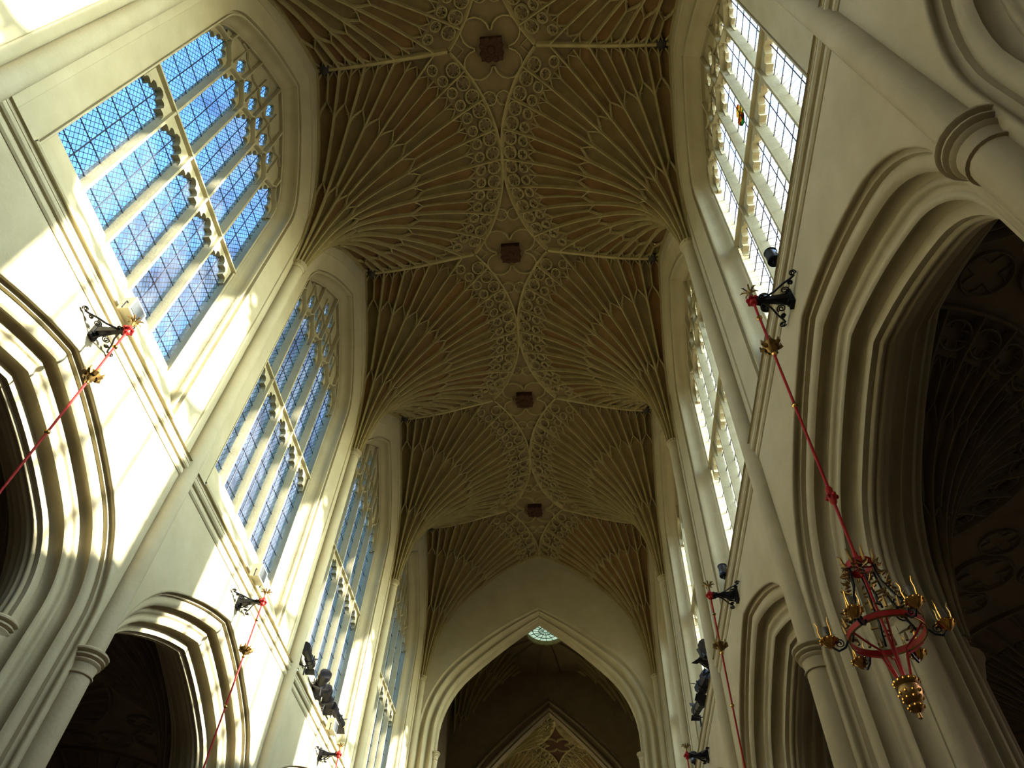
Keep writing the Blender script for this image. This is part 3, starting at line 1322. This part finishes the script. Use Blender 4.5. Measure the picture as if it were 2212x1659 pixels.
# choir: the same fan vault and windowed walls carried on
choir = link("ceiling", None)
tag(choir, "distant fan vault of the choir with a dark star-shaped centre panel", "ceiling", kind="structure")
CY = [YC + .6 + BAY * i for i in range(4)]
for y in CY:
    for side in (-1, 1):
        place_fan(choir, side, y, False)
SPD = SP[0].copy()
SPD.materials.clear()
SPD.materials.append(M['boss'])
for i, y in enumerate(CY[:-1]):
    y += H
    mw = Matrix.Translation((0, y, 0))
    r = link("spandrel", SPD, choir, mw)
    for me in SP[1]:
        link("ridge_rib", me, r)
    link("great_quatrefoil", SP[2], r)
    for me in SP[3]:
        link("diamond_tracery", me, r)
for side, nm in ((-1, "wall_choir_left"), (1, "wall_choir_right")):
    w = link(nm, None)
    tag(w, "stone side wall of the distant choir on the " + ("left" if side < 0 else "right") + ", with clerestory openings", "wall", kind="structure")
    for y in CY[:-1]:
        mw = side_mat(side, y + H)
        link("upper_wall", ME['upper_wall'], w, mw)
        link("window_reveal", ME['reveal'], w, mw)
        link("window_sill", ME['sill'], w, mw)
        link("tracery", WMESH['tracery'], w, mw)
        for m in LM:
            link("mullion", WMESH['mullion'], w, mw @ Matrix.Translation((0, m, 0)))
        b = None
    b = MB()
    b.poly([(side * XW, CY[0] - .2, 0), (side * XW, CY[-1], 0), (side * XW, CY[-1], 9.95), (side * XW, CY[0] - .2, 9.95)])
    link("lower_wall", b.mesh("lower_wall", 'stone', False), w)
b = MB()
b.poly([(-5.3, CY[-1], 0), (5.3, CY[-1], 0), (5.3, CY[-1], 24), (-5.3, CY[-1], 24)])
o = link("wall_back", b.mesh("wall_back", 'dim', False))
tag(o, "plain stone wall closing the far end of the choir", "wall", kind="structure")

# ------------------------------------------------------------------ aisles
AX0 = XL + ATH
AW = 5.6
AR = AW / 2
AIS = [(.15, 6.6), (.17, 6.95), (.24, 7.45), (.36, 7.95), (.56, 8.45), (.85, 8.92), (1.2, 9.33), (1.6, 9.66), (2.1, 9.95), (2.8, 10.2)]
AF = Fan(AIS, (.62, 1.55, 2.12), AR, H)
a_parts, a_circ = fan_parts(AF, .16, .042, .075, False)
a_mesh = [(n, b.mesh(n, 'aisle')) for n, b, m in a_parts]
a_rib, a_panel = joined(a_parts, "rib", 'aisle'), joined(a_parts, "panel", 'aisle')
AQ = quatrefoil(.22, .03, .055)
AQ.materials.clear()
AQ.materials.append(M['aisle'])
ACIR = []
for i in range(16):
    th = PI * (i + .5) / 16
    ACIR.append((2.42, th, .22))


def aisle_centre():
    b = MB()
    loops = []
    for i in range(33):
        t = -H + BAY * i / 32
        q = H - abs(t)
        xx = AR - math.sqrt(max(0, AR * AR - q * q)) if q < AR else AR
        loops.append([(-xx, t, 10.19), (0, t, 10.2), (xx, t, 10.19)])
    b.loft(loops)
    return b.mesh("aisle_panel", 'aisle')


AC = aisle_centre()
ACQ = quatrefoil(.55, .045, .08)
ACQ.materials.clear()
ACQ.materials.append(M['aisle'])
for side, nm in ((-1, "left"), (1, "right")):
    c_ = link("ceiling", None)
    tag(c_, "very dark fan vault of the aisle beyond the " + nm + " arcade", "ceiling", kind="structure")
    for k in range(-3, 4):
        for inner in (True, False):
            x = side * (AX0 if inner else AX0 + AW)
            rz = 0.0 if (side > 0) != inner else PI
            mw = Matrix.Translation((x, PY(k), 0)) @ Matrix.Rotation(rz, 4, 'Z')
            near = side > 0 and k in (-1, 0, 1) and inner
            b = MB()
            b.lathe([(.15, 0), (.15, 6.3), (.17, 6.35), (.22, 6.5), (.25, 6.55), (.25, 6.62), (.15, 6.7), (.17, 6.95)], (0, 0, 0), 14)
            if k == -3 and inner and side < 0:
                ASTEM = b.mesh("aisle_shaft", 'aisle')
            root = link("fan_vault", ASTEM, c_, mw)
            for n, me in a_mesh:
                if near or n not in ("rib", "panel"):
                    link(n, me, root, kind="stuff" if n == "ring_tracery" else None)
            if not near:
                link("rib", a_rib, root, kind="stuff")
                link("panel", a_panel, root, kind="stuff")
            else:
                for r, th, rad in ACIR:
                    link("quatrefoil", AQ, root, circ_matrix(AF, r, th))
    for b_ in NB:
        mw = Matrix.Translation((side * (AX0 + AR), PY(b_ - .5), 0))
        p_ = link("aisle_panel", AC, c_, mw)
        for sx, sy, sk in ((0, 0, .9), (1.05, 0, .75), (-1.05, 0, .75), (0, .9, .6), (0, -.9, .6), (1.9, 0, .6), (-1.9, 0, .6)):
            link("quatrefoil", ACQ, p_, Matrix.Translation((sx, sy, 10.19)) @ Matrix.Rotation(PI, 4, 'X') @ Matrix.Scale(sk, 4))
    b = MB()
    xo = side * (AX0 + AW + .1)
    holes = []  # unseen windows added to let a little dim light into the aisle
    for b_ in NB:
        yc = PY(b_ - .5)
        holes.append([(yc - 1.7, 2.6), (yc + 1.7, 2.6), (yc + 1.7, 6.2), (yc + 1.2, 7.3), (yc, 7.9), (yc - 1.2, 7.3), (yc - 1.7, 6.2)])
    b.fill([[(PY(-3), 0), (PY(3) + 1, 0), (PY(3) + 1, 10.9), (PY(-3), 10.9)]] + holes, lambda y, z: (xo, y, z))
    for y in (PY(-3), PY(3) + .9):
        b.poly([(side * 4.9, y, 0), (xo, y, 0), (xo, y, 10.9), (side * 4.9, y, 10.9)])
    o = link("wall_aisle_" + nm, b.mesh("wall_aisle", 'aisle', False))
    tag(o, "dark outer wall of the " + nm + " aisle seen through the arcade", "wall", kind="structure")
    for hl in holes:
        b = MB()
        b.poly([(xo, y, z) for y, z in hl])
        link("pane", b.mesh("pane", 'stained', False), o)
    b = MB()
    b.box((min(side * 5.6, xo), PY(-3), 10.60), (max(side * 5.6, xo), PY(3) + 1, 10.9))  # slab added above the aisle vault to keep sky light out
    o = link("light_blocker", b.mesh("light_blocker", 'aisle', False))
    tag(o, "unseen light-blocking slab added over the " + nm + " aisle", "light_blocker", kind="structure")

# unseen slab added over the vault to block sky leaks, west wall behind the viewer, floor
b = MB()
b.box((-6.2, PY(-3) - .6, 24.0), (6.2, CY[-1] + .5, 24.3))
o = link("light_blocker", b.mesh("light_blocker", 'aisle', False))
tag(o, "unseen light-blocking slab added above the nave vault", "light_blocker", kind="structure")
b = MB()
WA = Arch(3.6, 15.0, 3.2, 50, 20.0)
b.fill([[(-5.6, 0), (5.6, 0), (5.6, 24), (-5.6, 24)], WA.outline(0, 7.0)], lambda x, z: (x, PY(-3), z))
w = link("wall_west", b.mesh("wall_west", 'stone', False))
tag(w, "stone wall behind the viewer with a tall arched window", "wall", kind="structure")
b = MB()
b.fill([WA.outline(0, 7.0)], lambda x, z: (x, PY(-3) - .02, z))
link('pane', b.mesh('pane', 'stained', False), w)
for i in range(6):
    b = MB()
    b.box((-2.6 + i * 1.03, PY(-3) - .1, 7.0), (-2.45 + i * 1.03, PY(-3) + .1, 18.4))
    link("mullion", b.mesh("mullion", 'frame', False), w)
b = MB()
b.poly([(-14, PY(-3) - 1, 0), (14, PY(-3) - 1, 0), (14, CY[-1] + 1, 0), (-14, CY[-1] + 1, 0)])
o = link("floor", b.mesh("floor", 'floor', False))
tag(o, "worn stone floor of the nave and aisles", "floor", kind="structure")


# ------------------------------------------------------------------ wall brackets and chandeliers
def spiral(c, r, turns, ax, ay, a0=0.0, n=26):
    """flat spiral round c in the plane of ax, ay"""
    out = []
    for i in range(n):
        t = i / (n - 1)
        a = a0 + turns * 2 * PI * t
        q = r * (1 - .82 * t)
        out.append(Vector(c) + Vector(ax) * (q * math.cos(a)) + Vector(ay) * (q * math.sin(a)))
    return out


def bracket_meshes():
    """origin on the wall, -x is out into the nave (right-hand wall)"""
    out = []
    b = MB()
    b.box((-.05, -.07, -.14), (.0, .07, .14))
    b.box((-.075, -.05, -.10), (-.05, .05, .10))
    out.append(("wall_plate", b.mesh("wall_plate", 'iron')))
    b = MB()
    b.sweep([(-.05, 0, 0), (-.2, 0, .0), (-.36, 0, .0), (-.46, 0, 0)], [(0, 0, 1)] * 4, [(-1, -1), (-1, 1), (1, 1), (1, -1)], scale=[.055, .045, .03, .028])
    b.lathe([(.045, -.05), (.05, 0), (.045, .05)], (-.44, 0, 0), 10)
    out.append(("arm", b.mesh("arm", 'iron')))
    for sg in (-1, 1):
        b = MB()
        P = [(-.42, 0, .0), (-.34, sg * .05, .0), (-.24, sg * .13, 0), (-.15, sg * .24, 0), (-.07, sg * .31, 0), (-.03, sg * .36, 0)]
        b.tube(P, .014, 6)
        out.append(("stay", b.mesh("stay", 'iron')))
        for c, r, a0 in (((-.06, sg * .39, 0), .045, 0), ((-.07, sg * .25, 0), .035, 1), ((-.115, sg * .14, 0), .06, 2), ((-.40, sg * .055, 0), .035, 3)):
            b = MB()
            b.tube(spiral(c, r, 1.8 * sg, (1, 0, 0), (0, 1, 0), a0), .009, 5)
            out.append(("scroll", b.mesh("scroll", 'iron')))
    b = MB()
    b.tube([(-.06, 0, -.14), (-.16, 0, -.10), (-.25, 0, -.04), (-.30, 0, -.01)], .012, 6)
    out.append(("brace", b.mesh("brace", 'iron')))
    return out


BM = bracket_meshes()


def chandelier_meshes():
    """origin at the bracket tip; z downwards is negative"""
    out = []
    red, gold = 'red', 'gold'
    b = MB()
    b.lathe([(.02, -.09), (.045, -.07), (.05, -.02), (.06, .0), (.05, .04), (.035, .07), (.02, .10)], (0, 0, 0), 12)
    for i in range(6):
        a = PI / 3 * i
        b.lathe([(.0, -.035), (.03, -.015), (.03, .015), (.0, .035)], (.058 * math.cos(a), .058 * math.sin(a), 0), 8)
    out.append(("top_knop", b.mesh("top_knop", red), None))
    b = MB()
    b.lathe([(.016, .08), (.022, .14), (.03, .18), (.016, .2)], (0, 0, 0), 8)
    for i in range(7):
        a = 2 * PI * i / 7
        c, s_ = math.cos(a), math.sin(a)
        b.tube([(0, 0, .15), (.04 * c, .04 * s_, .22), (.09 * c, .09 * s_, .25), (.12 * c, .12 * s_, .23)], [.012, .014, .012, .005], 5)
        b.tube([(.05 * c, .05 * s_, .22), (.06 * c, .06 * s_, .29)], [.012, .004], 5)
    out.append(("finial", b.mesh("finial", 'oldgold'), None))
    b = MB()
    b.lathe([(.016, -.08), (.016, -1.05), (.014, -4.1)], (0, 0, 0), 10)
    out.append(("rod", b.mesh("rod", red), None))
    for z, r, mt in ((-.40, .034, gold), (-1.16, .03, gold), (-2.10, .032, gold)):
        b = MB()
        b.lathe([(.014, z - .035), (r, z - .012), (r, z + .012), (.014, z + .035)], (0, 0, 0), 12)
        out.append(("knop", b.mesh("knop", mt), None))
    b = MB()
    b.lathe([(.016, -1.13), (.05, -1.10), (.085, -1.03), (.10, -1.0), (.085, -.99), (.016, -1.0)], (0, 0, 0), 12)
    for i in range(7):
        a = 2 * PI * i / 7
        c, s_ = math.cos(a), math.sin(a)
        b.tube([(.07 * c, .07 * s_, -1.05), (.115 * c, .115 * s_, -1.02), (.125 * c, .125 * s_, -.95)], [.03, .028, .004], 5)
    out.append(("rod_crown", b.mesh("rod_crown", 'oldgold'), None))
    b = MB()
    b.lathe([(.014, -3.52), (.03, -3.49), (.045, -3.42), (.03, -3.36), (.035, -3.33), (.014, -3.28)], (0, 0, 0), 10)
    for i in range(5):
        a = 2 * PI * i / 5
        b.lathe([(0, -.03), (.02, -.01), (.02, .01), (0, .03)], (.045 * math.cos(a), .045 * math.sin(a), -3.42), 6)
    out.append(("lower_knop", b.mesh("lower_knop", red), None))
    # small upper corona
    zc = -4.22
    b = MB()
    b.lathe([(.10, zc - .03), (.115, zc - .03), (.115, zc + .03), (.10, zc + .03), (.10, zc - .03)], (0, 0, 0), 20)
    b.lathe([(.02, zc - .1), (.03, zc), (.02, zc + .15)], (0, 0, 0), 8)
    for i in range(3):
        a = PI / 3 * i
        b.tube([(.11 * math.cos(a), .11 * math.sin(a), zc), (-.11 * math.cos(a), -.11 * math.sin(a), zc)], .007, 4)
    out.append(("upper_corona", b.mesh("upper_corona", red), None))
    for i in range(8):
        a = 2 * PI * i / 8
        c, s_ = math.cos(a), math.sin(a)
        b = MB()
        b.tube([(.115 * c, .115 * s_, zc - .02), (.135 * c, .135 * s_, zc + .03), (.14 * c, .14 * s_, zc + .09), (.16 * c, .16 * s_, zc + .11)], [.012, .014, .010, .004], 5)
        b.tube(spiral((.13 * c, .13 * s_, zc - .05), .028, 1.3, (c, s_, 0), (0, 0, 1), 0, 12), .006, 4)
        out.append(("leaf", b.mesh("leaf", 'oldgold'), None))
    # main corona
    zm = -4.86
    RM = .285
    b = MB()
    b.lathe([(RM - .008, zm - .018), (RM + .008, zm - .018), (RM + .008, zm + .025), (RM - .008, zm + .025), (RM - .008, zm - .018)], (0, 0, 0), 36)
    out.append(("main_corona", b.mesh("main_corona", red), None))
    for z in (-.02, .027):
        b = MB()
        b.tube([(RM * math.cos(2 * PI * i / 36), RM * math.sin(2 * PI * i / 36), zm + z) for i in range(36)], .008, 6, closed=True)
        out.append(("corona_band", b.mesh("corona_band", 'oldgold'), None))
    for i in range(18):
        a = 2 * PI * i / 18
        c, s_ = math.cos(a), math.sin(a)
        b = MB()
        b.tube([(RM * c, RM * s_, zm + .06), (RM * c * 1.02, RM * s_ * 1.02, zm + .11), (RM * c * 1.05, RM * s_ * 1.05, zm + .15)], [.014, .012, .003], 5)
        out.append(("cresting", b.mesh("cresting", 'oldgold'), None))
    for i in range(6):
        a = PI / 3 * i + .25
        c, s_ = math.cos(a), math.sin(a)
        b = MB()
        b.tube([(.105 * c, .105 * s_, zc - .03), (.12 * c, .12 * s_, zc - .2), (.19 * c, .19 * s_, zm + .25), (RM * c, RM * s_, zm + .06)], .010, 5)
        b.tube(spiral((.20 * c, .20 * s_, zm + .20), .06, 1.6, (c, s_, 0), (0, 0, 1), 2.4, 20), .007, 4)
        out.append(("hanger", b.mesh("hanger", 'iron'), None))
        b = MB()
        rr = random.Random(i)
        for q in range(16):
            f = q / 15
            bx = .115 + (.19 - .115) * min(1, f * 1.6) + max(0, f - .6) * .2
            bz = zc - .02 + (zm + .12 - zc) * f
            a2 = a + rr.uniform(-.35, .35)
            c2, s2 = math.cos(a2), math.sin(a2)
            L2 = rr.uniform(.03, .065)
            up = rr.uniform(-.02, .05)
            b.tube([(bx * c, bx * s_, bz), ((bx + L2 * .6) * c2, (bx + L2 * .6) * s2, bz + up * .4), ((bx + L2) * c2, (bx + L2) * s2, bz + up)], [.007, .012, .003], 5)
        out.append(("hanger_foliage", b.mesh("hanger_foliage", 'oldgold'), None))
        b = MB()
        b.tube([(RM * c, RM * s_, zm - .03), (.20 * c, .20 * s_, zm - .10), (.10 * c, .10 * s_, zm - .16), (.05 * c, .05 * s_, zm - .38)], .009, 5)
        out.append(("lower_stay", b.mesh("lower_stay", red), None))
    # branches with candle cups
    for i in range(6):
        a = PI / 3 * i + .25 + PI / 6
        c, s_ = math.cos(a), math.sin(a)
        RC = .43
        b = MB()
        b.tube([(RM * c, RM * s_, zm), (RM * c * 1.15, RM * s_ * 1.15, zm - .06), (.38 * c, .38 * s_, zm - .08), (RC * c, RC * s_, zm - .03), (RC * c, RC * s_, zm + .01)], .010, 6)
        b.tube(spiral((.36 * c, .36 * s_, zm - .02), .04, 1.5, (c, s_, 0), (0, 0, 1), 1.0, 16), .006, 4)
        arm_i = len(out)
        out.append(("branch", b.mesh("branch", 'iron'), None))
        b = MB()
        b.lathe([(.012, -.05), (.03, -.035), (.055, -.005), (.068, .02), (.064, .03), (.03, .02), (.014, .03)], (RC * c, RC * s_, zm), 14)
        for j in range(10):
            q = 2 * PI * j / 10
            b.lathe([(0, -.018), (.012, -.004), (.012, .006), (0, .016)], (RC * c + .066 * math.cos(q), RC * s_ + .066 * math.sin(q), zm + .012), 6)
        out.append(("cup", b.mesh("cup", gold), arm_i))
        b = MB()
        b.lathe([(.030, .03), (.030, .13), (.024, .13)], (RC * c, RC * s_, zm), 10)
        out.append(("candle_tube", b.mesh("candle_tube", 'candle'), arm_i))
        b = MB()
        for j in range(3):
            q = 2 * PI * j / 3 + a
            cc, ss = math.cos(q), math.sin(q)
            b.tube([(RC * c + .05 * cc, RC * s_ + .05 * ss, zm + .02), (RC * c + .062 * cc, RC * s_ + .062 * ss, zm + .10),
                    (RC * c + .055 * cc, RC * s_ + .055 * ss, zm + .15), (RC * c + .07 * cc, RC * s_ + .07 * ss, zm + .19)], [.006, .006, .005, .003], 5)
        out.append(("cup_spikes", b.mesh("cup_spikes", gold), arm_i))
    # pendant basket
    b = MB()
    b.lathe([(.0, zm - .68), (.015, zm - .67), (.010, zm - .63), (.04, zm - .615), (.052, zm - .59), (.04, zm - .565), (.058, zm - .555), (.078, zm - .51), (.084, zm - .47),
             (.072, zm - .435), (.084, zm - .425), (.092, zm - .405), (.084, zm - .385), (.05, zm - .375), (.03, zm - .36)], (0, 0, 0), 20)
    pend = len(out)
    out.append(("pendant", b.mesh("pendant", 'oldgold'), None))
    b = MB()
    for zz, rr, nn in ((zm - .405, .090, 14), (zm - .49, .082, 10), (zm - .53, .068, 9), (zm - .59, .052, 8)):
        for j in range(nn):
            q = 2 * PI * j / nn + zz * 9
            b.lathe([(0, -.018), (.011, -.006), (.011, .006), (0, .018)], (rr * math.cos(q), rr * math.sin(q), zz), 6)
    out.append(("pendant_beads", b.mesh("pendant_beads", 'gold'), pend))
    b = MB()
    b.lathe([(.012, zm + .6), (.012, zm - .4)], (0, 0, 0), 8)
    out.append(("centre_rod", b.mesh("centre_rod", red), None))
    return out


CM = chandelier_meshes()
BZ = 9.80
WHICH = {0: "nearest", 1: "middle", 2: "farthest"}
for side, sn in ((-1, "left"), (1, "right")):
    for i in range(3):
        y = PY(i - .5)
        base = Matrix.Translation((side * XL, y, BZ)) @ (Matrix.Identity(4) if side > 0 else Matrix.Rotation(PI, 4, 'Z'))
        br = link("wall_bracket", None, None, base)
        tag(br, WHICH[i] + " scrolled black iron bracket above the arcade on the " + sn + " wall", "bracket", "iron brackets over the arcade arches")
        for n, me in BM:
            link(n, me, br)
        tip = Matrix.Translation((side * (XL - .50), y, BZ)) @ Matrix.Rotation(.9 * i + (0 if side > 0 else 1.3), 4, 'Z')
        ch = link("chandelier", None, None, tip)
        tag(ch, {0: "nearest", 1: "middle", 2: "farthest"}[i] + " red and gold chandelier hanging on a rod by the " + sn + " wall", "chandelier", "chandeliers hung from the brackets")
        objs = []
        for n, me, pa in CM:
            objs.append(link(n, me, ch if pa is None else objs[pa], kind='stuff' if n in ('pendant_beads', 'hanger_foliage', 'cup_spikes') else None))


# ------------------------------------------------------------------ spotlights and floodlights
def spot_meshes(L_, r):
    """theatre spotlight lying along +y, on a yoke; origin at the foot of the yoke"""
    out = []
    zc = .34
    b = MB()
    loops = []
    for y, k in ((-.45, .5), (-.44, .95), (-.20, 1.0), (-.19, .8), (.1, .75), (.12, .9), (.45, .95), (.46, .85)):
        q = r * k
        loops.append([(q * math.cos(2 * PI * j / 10 + .3), y * L_, zc + q * math.sin(2 * PI * j / 10 + .3)) for j in range(10)])
    b.loft(loops, closed=True)
    b.poly(loops[0])
    out.append(("body", b.mesh("body", 'black', True, 30)))
    b = MB()
    b.poly([(r * .8 * math.cos(2 * PI * j / 14), .461 * L_, zc + r * .8 * math.sin(2 * PI * j / 14)) for j in range(14)])
    out.append(("lens", b.mesh("lens", 'lens', False)))
    b = MB()
    b.sweep([(-r - .03, 0, zc), (-r - .03, 0, .10), (0, 0, .06), (r + .03, 0, .10), (r + .03, 0, zc)], [(0, 1, 0)] * 5, [(-.008, -.025), (-.008, .025), (.008, .025), (.008, -.025)])
    b.lathe([(.02, -.15), (.02, .1)], (0, 0, 0), 8)
    out.append(("yoke", b.mesh("yoke", 'black')))
    for sg in (-1, 1):
        b = MB()
        b.plate([[(-r * .9, -.03), (r * .9, -.03), (r * 1.0, .14), (-r * 1.0, .14)]], lambda a, q, e: (a, .46 * L_ + q * .8, zc + sg * (r + q * .6) + e), 0, .008)
        out.append(("barn_door", b.mesh("barn_door", 'black', False)))
    return out


SPM = {'long': spot_meshes(1.15, .13), 'short': spot_meshes(.62, .17)}


def spotlight(side, y, e, z, rz, tilt, kind, label):
    base = Matrix.Translation((side * (XW + e), y, z)) @ Matrix.Rotation(rz, 4, 'Z') @ Matrix.Rotation(tilt, 4, 'X')
    r = link("spotlight", None, None, base)
    tag(r, label, "spotlight", "black spotlights on the window sills")
    for n, me in SPM[kind]:
        link(n, me, r)


spotlight(-1, PY(1.19), .12, 10.95, .15, .1, 'long', "long black spotlight nearest the shaft on the left window sill")
spotlight(-1, PY(1.355), -.0, 10.95, .6, -.3, 'short', "stubby black spotlight second in the row on the left sill")
spotlight(-1, PY(1.49), .14, 11.0, .1, -.3, 'short', "stubby black spotlight third in the row on the left sill")
spotlight(-1, PY(1.65), .10, 10.95, .0, .0, 'long', "long black spotlight last in the row on the left sill")
spotlight(1, PY(1.16), .08, 10.95, -.5, .4, 'short', "stubby black spotlight nearest the shaft on the right window sill")
spotlight(1, PY(1.26), .02, 11.0, 2.2, .5, 'short', "boxy black spotlight tipped back second on the right sill")
spotlight(1, PY(1.37), .06, 10.9, .3, -.2, 'short', "boxy black spotlight third on the right sill")
spotlight(1, PY(1.56), -.02, 10.85, .05, .25, 'long', "long black spotlight last in the row on the right sill")
spotlight(-1, PY(2.32), .10, 11.0, .4, .2, 'short', "small distant black spotlight on the far left sill")


def flood_meshes():
    b = MB()
    b.box((-.10, -.17, 0), (.10, .17, .30))
    out = [("housing", b.mesh("housing", 'cream', False))]
    b = MB()
    b.box((-.112, -.14, .04), (-.10, .14, .26))
    out.append(("lamp_glass", b.mesh("lamp_glass", 'lens', False)))
    b = MB()
    b.tube([(-.02, -.2, -.02), (-.02, -.2, .15), (-.02, .2, .15), (-.02, .2, -.02)], .012, 5)
    out.append(("stirrup", b.mesh("stirrup", 'iron')))
    return out


def lamp_meshes():
    b = MB()
    loops = []
    b.lathe([(.02, 0), (.075, .01), (.085, .05), (.085, .22), (.07, .25), (.02, .26)], (0, 0, 0), 14)
    out = [("lamp_glass", b.mesh("lamp_glass", 'lens'))]
    b = MB()
    b.lathe([(.09, .0), (.095, .02), (.09, .04)], (0, 0, 0), 14)
    b.lathe([(.09, .22), (.095, .24), (.05, .27)], (0, 0, 0), 14)
    b.tube([(0, 0, 0), (0, 0, -.06)], .03, 6)
    out.append(("collar", b.mesh("collar", 'iron')))
    return out


FM, LMESH = flood_meshes(), lamp_meshes()
for i in range(3):
    r = link("floodlight", None, None, side_mat(-1, PY(i - .47)) @ Matrix.Translation((XW - .125, 0, 10.44)))
    tag(r, WHICH[i] + " cream box floodlight above the bracket on the left string course", "floodlight", "box floodlights on the left wall")
    for n, me in FM:
        link(n, me, r)
for i, (k, e) in enumerate(((-.525, 0), (-.41, 0), (.56, 0), (1.80, 0))):
    r = link("floodlight", None, None, side_mat(1, PY(k)) @ Matrix.Translation((XW - .11 + e, 0, 10.50)))
    tag(r, ["glass cylinder lamp just above the nearest right bracket", "glass cylinder lamp half hidden behind the nearest right bracket's lower stay",
            "small glass lamp above the middle right bracket", "small glass lamp above the farthest right bracket"][i], "lamp", "lamps on the right string course")
    for n, me in LMESH:
        link(n, me, r)
